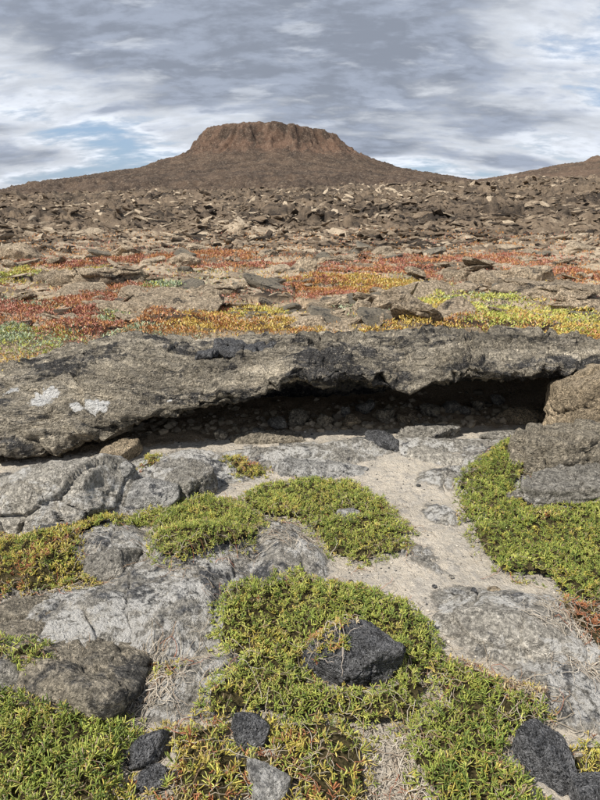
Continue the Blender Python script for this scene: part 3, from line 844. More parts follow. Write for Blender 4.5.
def tubes(starts, n_seg, step, rad, r, zf, wander=0.5, lift=0.0):
    """crawling twigs that follow the ground"""
    n = len(starts); ang = r.uniform(0, 2 * math.pi, n)
    pos = np.array(starts, float); pts = [pos.copy()]
    for k in range(n_seg):
        ang = ang + r.normal(0, wander, n)
        nx = pos[:, 0] + np.cos(ang) * step; ny = pos[:, 1] + np.sin(ang) * step
        z = zf(nx, ny) + r.uniform(0, 1, n) * lift
        pos = np.stack([nx, ny, z], 1); pts.append(pos.copy())
    Pt = np.stack(pts, 1)                      # n, m, 3
    m = n_seg + 1
    d = np.gradient(Pt, axis=1); d /= np.linalg.norm(d, axis=2)[..., None] + 1e-9
    s1 = np.cross(d, [0, 0, 1.0]); s1 /= np.linalg.norm(s1, axis=2)[..., None] + 1e-9
    s2 = np.cross(s1, d)
    rr = rad[:, None] * np.linspace(1, 0.5, m)[None]
    V = np.stack([Pt + (s1 * math.cos(a) + s2 * math.sin(a)) * rr[..., None] for a in (0.3, 2.4, 4.5)], 2)   # n,m,3,3
    idx = np.arange(n * m * 3).reshape(n, m, 3)
    fs = []
    for k in range(3):
        k2 = (k + 1) % 3
        fs.append(np.stack([idx[:, :-1, k], idx[:, :-1, k2], idx[:, 1:, k2], idx[:, 1:, k]], -1).reshape(-1, 4))
    return V.reshape(-1, 3), np.concatenate(fs), n * m * 3


# leaf palettes (linear)
PAL = {
    'green': [(0.21, 0.26, 0.05), (0.28, 0.31, 0.06), (0.12, 0.17, 0.035)],
    'lime': [(0.34, 0.37, 0.08), (0.42, 0.42, 0.11), (0.25, 0.30, 0.06)],
    'yellow': [(0.44, 0.38, 0.08), (0.50, 0.40, 0.12), (0.38, 0.32, 0.06)],
    'rust': [(0.36, 0.14, 0.06), (0.42, 0.19, 0.10), (0.28, 0.11, 0.05)],
    'straw': [(0.46, 0.38, 0.20), (0.40, 0.30, 0.14), (0.5, 0.42, 0.27)],
}


def pick(pal_w, n, r, field=None):
    names = list(pal_w); w_ = np.array([pal_w[k] for k in names], float); w_ /= w_.sum()
    u = r.random(n) if field is None else np.clip(r.random(n) * 0.55 + field * 0.45, 0, 0.9999)
    k = np.searchsorted(np.cumsum(w_), u)
    k = np.clip(k, 0, len(names) - 1)
    tab = np.array([PAL[q] for q in names])
    c = tab[k, r.integers(0, 3, n)]
    return c * r.uniform(0.9, 1.4, (n, 1))


def mat_plant(poly_px, hmax, label, pal, seed, dens=4700, leafL=(0.012, 0.025), stems=150, edge=0.10, holes=(), hole_dens=0.0, cat='succulent mat', open_=0.0):
    r = np.random.default_rng(seed)
    poly = [tuple(at(px, py, 0.03)[:2]) for px, py in poly_px]
    pa = np.array(poly); lo = pa.min(0) - 0.06; hi = pa.max(0) + 0.06
    cx, cy = pa.mean(0)
    hl = [(at(px, py, 0.03)[:2], rx, ry) for px, py, rx, ry in holes]

    def signed(x, y):
        d = edge_dist(x, y, poly); s = np.where(in_poly(x, y, poly), d, -d)
        s = s + 0.060 * fbm2(x * 7 + seed, y * 7, 4, 0.6) + 0.010
        for c, rx, ry in hl:
            e = (np.hypot((x - c[0]) / rx, (y - c[1]) / ry) - 1) * min(rx, ry)
            s = np.minimum(s, e + 0.02 * fbm2(x * 14, y * 14, 2))
        return s

    def dome(s, x, y):
        k = np.clip(s / edge, 0, 1)
        return hmax * (np.sqrt(1 - (1 - k) ** 2)) * (0.75 + 0.45 * fbm2(x * 5 + 3, y * 5 + seed, 3)) + 0.012 * fbm2(x * 18, y * 18, 2) * k

    root = obj('succulent_mat', None, loc=(cx, cy, 0), label=label, cat=cat)
    root.empty_display_size = 0.1
    off = np.array([cx, cy, 0.0])
    # dark underlay: stems, with the shade between leaves put into its colour
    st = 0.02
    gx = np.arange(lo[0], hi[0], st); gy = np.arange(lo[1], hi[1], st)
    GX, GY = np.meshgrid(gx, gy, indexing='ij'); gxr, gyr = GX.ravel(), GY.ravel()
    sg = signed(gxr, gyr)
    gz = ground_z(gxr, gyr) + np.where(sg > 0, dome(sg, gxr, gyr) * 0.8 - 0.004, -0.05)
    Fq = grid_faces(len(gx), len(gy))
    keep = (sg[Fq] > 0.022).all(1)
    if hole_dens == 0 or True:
        me = make_mesh('underlay', np.stack([gxr, gyr, gz], 1) - off, Fq[keep], True, None, M_LITTER_SHADE)
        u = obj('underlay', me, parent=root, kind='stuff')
    # sprigs
    area = (hi - lo).prod(); n = int(dens * area)
    x = r.uniform(lo[0], hi[0], n); y = r.uniform(lo[1], hi[1], n)
    s = signed(x, y)
    ok = (s > -0.022) & (r.random(n) < 0.30 + 0.7 * sstep(-0.02, 0.05, s))
    ok &= r.random(n) > 0.55 * sstep(0.18, 0.42, fbm2(x * 6.5 + 40, y * 6.5 + seed, 4))
    if open_ > 0:
        ok &= r.random(n) > open_ * sstep(-0.15, 0.25, fbm2(x * 7, y * 7 + seed, 3))
    x, y, s = x[ok], y[ok], s[ok]
    n = len(x)
    z = ground_z(x, y) + dome(np.maximum(s, 0), x, y) + r.normal(0, 0.005, n) + 0.004
    e = 0.02
    # outward lean from the dome's slope
    gx1 = dome(np.maximum(signed(x + e, y), 0), x + e, y) - dome(np.maximum(signed(x - e, y), 0), x - e, y)
    gy1 = dome(np.maximum(signed(x, y + e), 0), x, y + e) - dome(np.maximum(signed(x, y - e), 0), x, y - e)
    nrm = np.stack([-gx1 / (2 * e), -gy1 / (2 * e), np.ones(n)], 1)
    nrm += r.normal(0, 0.45, (n, 3)) * [1, 1, 0.2]
    nrm /= np.linalg.norm(nrm, axis=1)[:, None]
    K = 6
    fld = np.clip(0.5 + 0.9 * fbm2(x * 3.5 + seed, y * 3.5, 4), 0, 1)
    col = pick(pal, n, r, fld)
    B = np.repeat(np.stack([x, y, z], 1), K, 0)
    nr_ = np.repeat(nrm, K, 0); m = len(B)
    el = r.uniform(0.1, 1.25, m); az = r.uniform(0, 2 * math.pi, m)
    t1 = np.cross(nr_, [0.3, 1, 0.1]); t1 /= np.linalg.norm(t1, axis=1)[:, None]; t2 = np.cross(nr_, t1)
    dr = t1 * (np.cos(az) * np.cos(el))[:, None] + t2 * (np.sin(az) * np.cos(el))[:, None] + nr_ * np.sin(el)[:, None]
    B = B + nr_ * (r.uniform(-0.010, 0.004, m))[:, None]
    scl = np.repeat(r.uniform(0.7, 1.2, n) * (1 + 0.45 * fbm2(x * 4 + 9, y * 4, 3)), K)
    L = r.uniform(*leafL, m) * scl; rad = r.uniform(0.0014, 0.0022, m) * scl
    c = np.repeat(col, K, 0) * r.uniform(0.8, 1.25, (m, 1))
    tip = c * 1.1
    red = r.random(m) < 0.30 * np.repeat(np.clip(1 + 1.6 * fbm2(x * 5, y * 5 + 21, 3), 0.1, 2), K)
    tip[red] = [0.42, 0.15, 0.07]
    dead = r.random(m) < 0.06; c[dead] = [0.30, 0.22, 0.14]; tip[dead] = [0.36, 0.28, 0.2]
    V, Fc, C = leaves(B, dr, L, rad, c, tip, r.uniform(-1, 1, m))
    me = make_mesh('leaves', V - off, Fc, True, dict(col=C), M_LEAF)
    obj('leaves', me, parent=root, kind='stuff')
    # bare stems
    if stems:
        xs_ = r.uniform(lo[0], hi[0], stems * 6); ys_ = r.uniform(lo[1], hi[1], stems * 6)
        s_ = signed(xs_, ys_); o_ = (s_ > -0.05) & (s_ < 0.07) if not open_ else (s_ > -0.03)
        xs_, ys_ = xs_[o_][:stems], ys_[o_][:stems]
        if len(xs_):
            zf = lambda a, b: ground_z(a, b) + dome(np.maximum(signed(a, b), 0), a, b) + 0.006
            st_ = np.stack([xs_, ys_, zf(xs_, ys_)], 1)
            V, Fc, nv = tubes(st_, 7, 0.016, r.uniform(0.0009, 0.0017, len(st_)), r, zf, 0.5, 0.012)
            cc = np.repeat(np.array([(0.42, 0.35, 0.26), (0.34, 0.22, 0.14), (0.5, 0.44, 0.36), (0.38, 0.14, 0.08)])[r.choice(4, len(st_), p=[.4, .2, .3, .1])], 24, 0)
            me = make_mesh('dry_stems', V - off, Fc, True, dict(col=cc), M_STEM)
            obj('dry_stems', me, parent=root, kind='stuff')
    return root


G1 = {'green': 5, 'lime': 3.5, 'yellow': 1.4, 'straw': 0.4, 'rust': 1.2}
G2p = {'lime': 4.5, 'green': 5, 'yellow': 1.5, 'straw': 0.6, 'rust': 1.0}
G3p = {'green': 3, 'yellow': 3, 'lime': 1.5, 'rust': 2.0, 'straw': 1}
mat_plant([(-35, 530), (0, 532), (40, 545), (70, 520), (100, 512), (128, 520), (110, 532), (80, 545), (75, 560), (100, 578), (92, 592), (55, 588), (10, 592), (-35, 600)], 0.05,
          'green and reddish succulent mat at the left edge below the big grey hump', G3p, 301)
mat_plant([(150, 528), (170, 508), (205, 497), (235, 500), (262, 515), (264, 540), (235, 557), (205, 572), (175, 584), (152, 560)], 0.085,
          'rounded cushion of green succulent left of centre, bare rock all round it', G1, 302)
mat_plant([(238, 498), (262, 484), (300, 478), (350, 479), (382, 498), (412, 528), (402, 548), (360, 560), (328, 550), (316, 532), (296, 518), (262, 514)], 0.055,
          'arc-shaped green succulent mat around a small pale stone at the centre', G1, 303, holes=[(350, 515, .07, .06)])
mat_plant([(122, 522), (150, 505), (180, 497), (205, 492), (215, 499), (175, 508), (150, 522), (120, 532)], 0.03,
          'thin trailing strip of greenery along a crack left of the rounded cushion', G1, 304, stems=15)
mat_plant([(458, 482), (478, 462), (510, 450), (530, 455), (534, 478), (515, 488), (512, 498), (530, 506), (560, 496), (605, 488), (645, 495), (645, 615), (620, 608), (580, 600), (545, 578), (505, 568), (478, 545), (462, 512)], 0.08,
          'wide green succulent mat filling the right side below the brown rock shelves', G2p, 305)
mat_plant([(214, 640), (222, 605), (255, 588), (300, 580), (350, 582), (395, 596), (428, 622), (445, 655), (425, 680), (432, 700), (420, 720), (370, 725), (320, 722), (270, 712), (235, 715), (195, 722), (205, 700), (236, 668)], 0.10,
          'large green succulent mat in the foreground centre that surrounds the black boulder', G1, 306, holes=[(351, 672, 0.13, 0.09)], edge=0.13)
mat_plant([(430, 660), (470, 672), (500, 690), (545, 715), (535, 735), (510, 730), (500, 760), (560, 820), (440, 830), (420, 780), (415, 730), (432, 700)], 0.08,
          'lime green succulent mat at the bottom, between the dead twigs and the dark smooth-faced boulder', G2p, 307, leafL=(0.016, 0.033), dens=4200, holes=[(549, 770, .035, .05)])
mat_plant([(-35, 660), (0, 662), (45, 668), (80, 690), (112, 705), (140, 722), (130, 745), (118, 775), (115, 830), (-35, 850)], 0.09,
          'bright green succulent mat filling the bottom left corner', G2p, 308, leafL=(0.016, 0.033), dens=4300)
mat_plant([(165, 728), (200, 722), (240, 716), (290, 716), (345, 728), (370, 745), (372, 790), (390, 840), (110, 850), (118, 790), (150, 795), (170, 775), (172, 750)], 0.06,
          'tangled green and red succulent growth round the dark rocks at the bottom, left of centre', G3p, 309, leafL=(0.016, 0.033), dens=3300, open_=0.35, stems=160,
          holes=[(250, 735, .05, .035), (268, 790, .055, .04), (146, 752, .06, .045)])
mat_plant([(220, 463), (245, 460), (268, 466), (262, 474), (235, 475)], 0.03, 'small olive green tuft beside the cracked pale slab', G3p, 310, stems=10, dens=3500)
mat_plant([(145, 460), (160, 460), (158, 470), (146, 472)], 0.02, 'tiny green tuft in the gap left of the cracked pale slab', G3p, 311, stems=5, dens=3500)
mat_plant([(148, 668), (160, 655), (180, 660), (188, 672), (170, 680), (152, 678)], 0.025, 'small sprawling tuft on bare rock left of the big central mat', G3p, 312, stems=45, dens=1800, open_=0.5, cat='succulent tuft')
mat_plant([(560, 608), (590, 600), (640, 610), (650, 680), (600, 660), (585, 640), (562, 628)], 0.05, 'half-dead orange and grey shrub at the right edge on sand', {'straw': 2, 'rust': 4, 'yellow': 2}, 313, stems=170, dens=1700, open_=0.6, cat='dry shrub')
mat_plant([(556, 745), (580, 738), (640, 742), (640, 770), (590, 775), (562, 765)], 0.03, 'small yellow-green tuft at the right edge between the two dark boulders', G3p, 314, stems=25, dens=3000, cat='succulent tuft')
mat_plant([(440, 655), (480, 660), (520, 690), (545, 705), (520, 712), (480, 695), (450, 675)], 0.05, 'dry rusty brown stems along the upper edge of the lime green mat', {'rust': 2, 'straw': 3, 'yellow': 3, 'green': 1}, 315, stems=120, dens=2600, open_=0.35, cat='dry shrub')
bo = [o for o in COL.objects if o.name == 'boulder'][0]
bpy.context.view_layer.update()
Mx = np.array(bo.matrix_world)
vc = np.empty(len(bo.data.vertices) * 3, np.float32); bo.data.vertices.foreach_get('co', vc)
vn = np.empty(len(vc), np.float32); bo.data.vertices.foreach_get('normal', vn)
BV = vc.reshape(-1, 3) @ Mx[:3, :3].T + Mx[:3, 3]; BN = vn.reshape(-1, 3) @ Mx[:3, :3].T
cb = BV.mean(0)
u_ = BV - cb
selv = np.where((u_[:, 0] < 0.005 + 0.04 * perlin2(BV[:, 0] * 20, BV[:, 1] * 20)) & (BN[:, 2] > 0.25) & (u_[:, 1] > -0.06) & (u_[:, 0] > -0.15))[0]
r = np.random.default_rng(316)
selv = r.choice(selv, min(150, len(selv)), replace=False)
K = 6; B = np.repeat(BV[selv] + BN[selv] * 0.008, K, 0); Nn = np.repeat(BN[selv], K, 0); m_ = len(B)
dr = Nn * 0.6 + r.normal(0, 0.8, (m_, 3)); dr[:, 2] = np.abs(dr[:, 2]); dr /= np.linalg.norm(dr, axis=1)[:, None]
cc = np.repeat(pick(G3p, len(selv), r), K, 0)
V, Fc, C = leaves(B, dr, r.uniform(0.012, 0.024, m_), r.uniform(0.0013, 0.002, m_), cc, cc * np.array([1.3, 0.8, 0.8]), r.uniform(-1, 1, m_))
sp_ = obj('succulent_mat', None, loc=cb, label='sprig of yellowing succulent lying over the left shoulder of the black boulder', cat='succulent tuft')
obj('leaves', make_mesh('leaves', V - cb, Fc, True, dict(col=C), M_LEAF), parent=sp_, kind='stuff')
ss_ = BV[r.choice(selv, 26)] + [0, 0, 0.006]
def bz(a, b):
    out = np.empty(len(a))
    for q_ in range(len(a)): out[q_] = BV[np.argmin((BV[:, 0] - a[q_]) ** 2 + (BV[:, 1] - b[q_]) ** 2 - 0.02 * BV[:, 2]), 2] + 0.005
    return out
V, Fc, nv = tubes(ss_, 6, 0.013, r.uniform(0.001, 0.0018, 26), r, bz, 0.5, 0.012)
obj('dry_stems', make_mesh('dry_stems', V - cb, Fc, True, dict(col=np.tile([0.5, 0.43, 0.36], (len(V), 1))), M_STEM), parent=sp_, kind='stuff')

# dead twig tangles on the ground
def twigs(px, py, rx, ry, n, label, seed):
    r = np.random.default_rng(seed); c = at(px, py)
    a = r.uniform(0, 2 * math.pi, n); q = np.sqrt(r.random(n))
    x = c[0] + rx * q * np.cos(a); y = c[1] + ry * q * np.sin(a)
    zf = lambda u, v_: ground_z(u, v_) + 0.004
    V, Fc, nv = tubes(np.stack([x, y, zf(x, y)], 1), 11, 0.016, r.uniform(0.0010, 0.0024, n), r, zf, 0.42, 0.016)
    cc = np.repeat(np.array([(0.50, 0.44, 0.36), (0.38, 0.31, 0.24), (0.60, 0.54, 0.46)])[r.integers(0, 3, n)], 36, 0)
    me = make_mesh('dead_twigs', V - [c[0], c[1], 0], Fc, True, dict(col=cc), M_STEM)
    obj('dead_twigs', me, loc=(c[0], c[1], 0), label=label, cat='dead twigs')


twigs(385, 775, 0.16, 0.15, 130, 'tangle of pale dead twigs on sand at the bottom, right of centre', 401)
twigs(140, 695, 0.14, 0.09, 90, 'tangle of pale dead twigs between the brown-grey hump and the bottom left mat', 402)
twigs(580, 650, 0.13, 0.16, 90, 'pale dead twigs lying on the sand below the orange shrub', 403)
twigs(60, 590, 0.16, 0.04, 50, 'thin line of dead twigs along the lower edge of the left mat', 404)
twigs(292, 548, 0.05, 0.12, 22, 'few pale twigs on rock between the rounded cushion and the arc-shaped mat', 405)

# ------------------------------------------------------------------ lava slabs and blocks on the plain (things) and beyond (stuff)
SHP = [('flat', (1, .7, .15)), ('thick', (1, .8, .34)), ('thin', (1.2, .6, .10)), ('blocky', (.9, .7, .5)), ('long', (1.5, .45, .2)), ('broad', (1.2, 1, .17))]
SMAT = [M_PLAIN, M_PLAIN, M_PLAIN, M_BROWN]
tmpl = [rock_mesh('lava_slab', 500 + i, SHP[i % 6][1], 3, cuts=11, p=34, rough=0.16, ridge=0.12, mat=SMAT[(i * 7 + i // 6) % 4], slab=True, warp=0.35, flat=True) for i in range(18)]
slabs = 0; r = np.random.default_rng(77)


def slab(x, y, s, ti, label, group, tilt=0.2, lift=0.05):
    z = float(ground_z(x, y)[0])
    o = obj('lava_slab', tmpl[ti], loc=(x, y, z + lift * s), rot=(r.normal(0, tilt), r.normal(0, tilt), r.uniform(-.6, .6) + (math.pi if r.random() < .5 else 0)), label=label, cat='lava slab', group=group, kind='thing')
    o.scale = (s, s, s * r.uniform(.7, 1.2))
    return o


# recognisable pieces first
for px, py, s_, ti, lb in ((548, 299, 0.62, 5, 'long grey lava shelf with a dark slot under it at the right of the plain'),
                           (590, 294, 0.4, 0, 'grey lava slab stacked on the right end of the long shelf'),
                           (500, 279, 0.62, 4, 'arched tan slab over a dark slot, right of the centre of the plain'),
                           (458, 281, 0.35, 3, 'tan block leaning against the left end of the arched slab'),
                           (172, 303, 0.62, 5, 'wide pale tan slab swell left of the centre of the plain'),
                           (135, 320, 0.28, 0, 'pale grey-tan slab among the red and silvery plants at left'),
                           (90, 284, 0.7, 5, 'smooth tan slab below the jumbled lava at the left'),
                           (210, 292, 0.5, 2, 'tilted tan plate right of the wide slab swell'),
                           (120, 312, 0.42, 4, 'long dark ridge slab crossing the red plants at left')):
    p = at(px, py, 0.38)
    o = slab(p[0], p[1], s_, ti, lb, None, 0.08, 0.06)
    o.data = rock_mesh('lava_slab', 560 + ti + int(px), SHP[ti % 6][1], 5, cuts=11, p=30, rough=0.2, ridge=0.2, mat=M_PLAIN, slab=True, warp=0.35, crack=0.14, layered=0.05)
r2 = np.random.default_rng(5)
for k in range(34):
    px = r2.uniform(300, 425); py = r2.uniform(300, 326); p = at(px, py, 0.40)
    slab(p[0], p[1], r2.uniform(0.12, 0.32), (k * 5) % 18, SHP[(k * 5) % 18 % 6][0] + ' tumbled slab in the ' + ('back' if py < 313 else 'front') + ' of the heap behind the ledge, ' + ('centre' if px < 360 else 'right'), 'heap of lava slabs behind the ledge', 0.4, 0.15)
BAND = [(7.0, 9.2, 62), (9.2, 13, 90), (13, 19, 108)]
WORDS = ['just behind the long ledge', 'among the red plants of the middle plain', 'far out before the jumbled lava']
SIDE = ['at the left', 'near the centre', 'at the right']
for bi, (a, b_, n) in enumerate(BAND):
    for k in range(n):
        for _ in range(8):
            R = math.exp(r.uniform(math.log(a), math.log(b_))); th = r.uniform(-0.50, 0.50)
            x, y = R * math.sin(th), R * math.cos(th)
            if float(fbm2(np.array([x * 0.45]), np.array([y * 0.9 + 2]), 3)[0]) > 0.05: break
        s_ = r.lognormal(math.log(0.115), 0.5) * (0.75 + 0.05 * R)
        ti = int(r.integers(0, 18))
        side = ['far left', 'left', 'left of centre', 'right of centre', 'right', 'far right'][min(5, int((th + 0.5) * 6))]
        big = 'large' if s_ > 0.25 else ('small' if s_ < 0.13 else 'middling')
        slab(x, y, s_, ti, f'{big} {SHP[ti % 6][0]} lava slab {WORDS[bi]}, {side}', f'broken lava slabs {WORDS[bi]}', 0.25, 0.08)


def rubble(name, n, a, b_, smin, smax, seed, label, flow=0.7, tilt=0.45, pale=0.5):
    """loose plates; their long sides follow the old flow lines, so that they read as folds"""
    r = np.random.default_rng(seed)
    V0, F0 = ico(1)
    R = np.exp(r.uniform(math.log(a), math.log(b_), n)); th = r.uniform(-0.56, 0.56, n)
    x = R * np.sin(th); y = R * np.cos(th)
    k = fbm2(x * 0.22 + 3, y * 0.22, 4)
    keep = r.random(n) < 0.35 + 0.65 * sstep(-0.25, 0.15, k); x, y, R, k = x[keep], y[keep], R[keep], k[keep]; n = len(x)
    z = ground_z(x, y)
    s = np.clip(np.exp(r.normal(0.5 * (math.log(smin) + math.log(smax)), 0.25 * math.log(smax / smin), n)), smin * 0.6, smax) * (0.55 + R / b_ * 1.1) * (1 + 0.5 * k)
    m = len(V0)
    Vv = np.repeat(V0[None], n, 0) * (1 + r.uniform(-0.28, 0.28, (n, m, 1)))
    Vv = Vv * np.stack([r.uniform(0.8, 2.8, n), r.uniform(0.35, 1.0, n), r.uniform(0.12, 0.45, n)], 1)[:, None]
    fl = fbm2(x * 0.16 + 70, y * 0.16, 3) * 5.0
    a1 = np.where(r.random(n) < flow, fl + r.normal(0, 0.35, n), r.uniform(0, 6.28, n)); tx = r.normal(0, tilt, n) + 0.5 * np.sign(r.random(n) - 0.4)*tilt; ty = r.normal(0, tilt * 0.5, n)
    ct, stt = np.cos(tx)[:, None], np.sin(tx)[:, None]
    yy = Vv[..., 1] * ct - Vv[..., 2] * stt; zz_ = Vv[..., 1] * stt + Vv[..., 2] * ct; Vv[..., 1] = yy; Vv[..., 2] = zz_
    ct, stt = np.cos(ty)[:, None], np.sin(ty)[:, None]
    xx = Vv[..., 0] * ct - Vv[..., 2] * stt; zz_ = Vv[..., 0] * stt + Vv[..., 2] * ct; Vv[..., 0] = xx; Vv[..., 2] = zz_
    ca, sa = np.cos(a1)[:, None], np.sin(a1)[:, None]
    xx = Vv[..., 0] * ca - Vv[..., 1] * sa; yy = Vv[..., 0] * sa + Vv[..., 1] * ca; Vv[..., 0] = xx; Vv[..., 1] = yy
    Vv = Vv * s[:, None, None] + np.stack([x, y, z - s * 0.02], 1)[:, None]
    Fc = (F0[None] + (np.arange(n) * m)[:, None, None]).reshape(-1, 3)
    big = fbm2(x * 0.06, y * 0.06 + 30, 3)
    tone = np.repeat(np.clip(pale + 0.30 * r.normal(size=n) + 0.75 * big, 0, 1.3), m)
    me = make_mesh(name, Vv.reshape(-1, 3), Fc, False, dict(tone=tone, sand=np.zeros(n * m), cone=np.zeros(n * m)), M_FAR)
    obj(name, me, kind='stuff', label=label)


rubble('lava_rubble', 5500, 7.0, 26, 0.02, 0.13, 601, 'small loose lava rubble strewn over the plain', pale=0.75)
rubble('lava_boulders', 25000, 19, 125, 0.045, 0.34, 602, 'countless tilted lava plates covering the rising field', tilt=0.5, pale=0.60)

# ------------------------------------------------------------------ coloured ground plants on the plain
FARPAL = {'red': [(0.42, 0.155, 0.105), (0.50, 0.23, 0.16), (0.33, 0.13, 0.09)], 'orange': [(0.50, 0.24, 0.08), (0.55, 0.30, 0.12), (0.42, 0.18, 0.07)],
          'golden yellow': [(0.60, 0.44, 0.10), (0.64, 0.50, 0.16), (0.50, 0.35, 0.08)], 'yellow-green': [(0.50, 0.53, 0.12), (0.40, 0.46, 0.10), (0.55, 0.50, 0.14)],
          'silvery green': [(0.36, 0.43, 0.27), (0.28, 0.36, 0.21), (0.46, 0.50, 0.34)]}


def far_leaves(x, y, z, cols, r, size):
    n = len(x)
    d = r.normal(0, 1, (n, 3)); d[:, 2] = np.abs(d[:, 2]) + 0.5; d /= np.linalg.norm(d, axis=1)[:, None]
    s = np.cross(d, r.normal(0, 1, (n, 3))); s /= np.linalg.norm(s, axis=1)[:, None]
    L = size * r.uniform(0.6, 1.3, n)
    b0 = np.stack([x, y, z], 1)
    V = np.stack([b0 - s * (L * 0.18)[:, None], b0 + s * (L * 0.18)[:, None], b0 + d * (L * .7)[:, None] + s * (L * .2)[:, None], b0 + d * L[:, None]], 1)
    Fc = np.array([[0, 1, 2], [0, 2, 3]])[None] + (np.arange(n) * 4)[:, None, None]
    return V.reshape(-1, 3), Fc.reshape(-1, 3), np.repeat(cols, 4, 0)


def patch(px, py, wpx, hpx, kind, label, seed, mix=None, hgt=0.085):
    r = np.random.default_rng(seed)
    c = at(px, py, 0.40); rx = wpx / 2 * c[1] / 590.0
    y0 = at(px, py + hpx / 2, 0.40)[1]; y1 = at(px, py - hpx / 2, 0.40)[1]
    ry = max(0.15, (y1 - y0) / 2); cy = (y0 + y1) / 2; cx = c[0] * cy / c[1]
    n = int(min(6800, 1400 + 4600 * rx * ry))
    a = r.uniform(0, 6.283, n); q = np.sqrt(r.random(n))
    q = q * (1 + 0.18 * r.normal(size=n)) * (0.85 + 0.5 * fbm2(np.cos(a) * 1.6 + seed, np.sin(a) * 1.6, 3))
    x = cx + rx * q * np.cos(a); y = cy + ry * q * np.sin(a)
    k = fbm2(x * 2.5, y * 2.5 + seed, 3)
    keep = k > -0.30; x, y, q, k = x[keep], y[keep], q[keep], k[keep]
    z = ground_z(x, y) + hgt * np.sqrt(np.clip(1 - q * q, 0, 1)) * (0.7 + 0.8 * k) * r.uniform(0.5, 1.0, len(x))
    pal = np.array(FARPAL[kind]); cols = pal[r.integers(0, 3, len(x))] * r.uniform(0.8, 1.2, (len(x), 1))
    st = r.random(len(x)) < 0.08; cols[st] = [0.45, 0.36, 0.24]
    mix = mix or {'red': 'orange', 'orange': 'red', 'golden yellow': 'orange', 'yellow-green': 'golden yellow', 'silvery green': 'yellow-green'}[kind]
    if mix:
        mm = fbm2(x * 2 + 7, y * 2, 3) + 0.25 * r.normal(size=len(x)) > 0.12; cols[mm] = np.array(FARPAL[mix])[r.integers(0, 3, mm.sum())]
    V, Fc, C = far_leaves(x, y, z, cols, r, 0.029 * (0.45 + cy / 12))
    me = make_mesh('ground_plant', V - [cx, cy, 0], Fc, True, dict(col=C), M_LEAF)
    obj('ground_plant', me, loc=(cx, cy, 0), label=label, cat='ground plant', group='coloured ground plants on the lava plain')


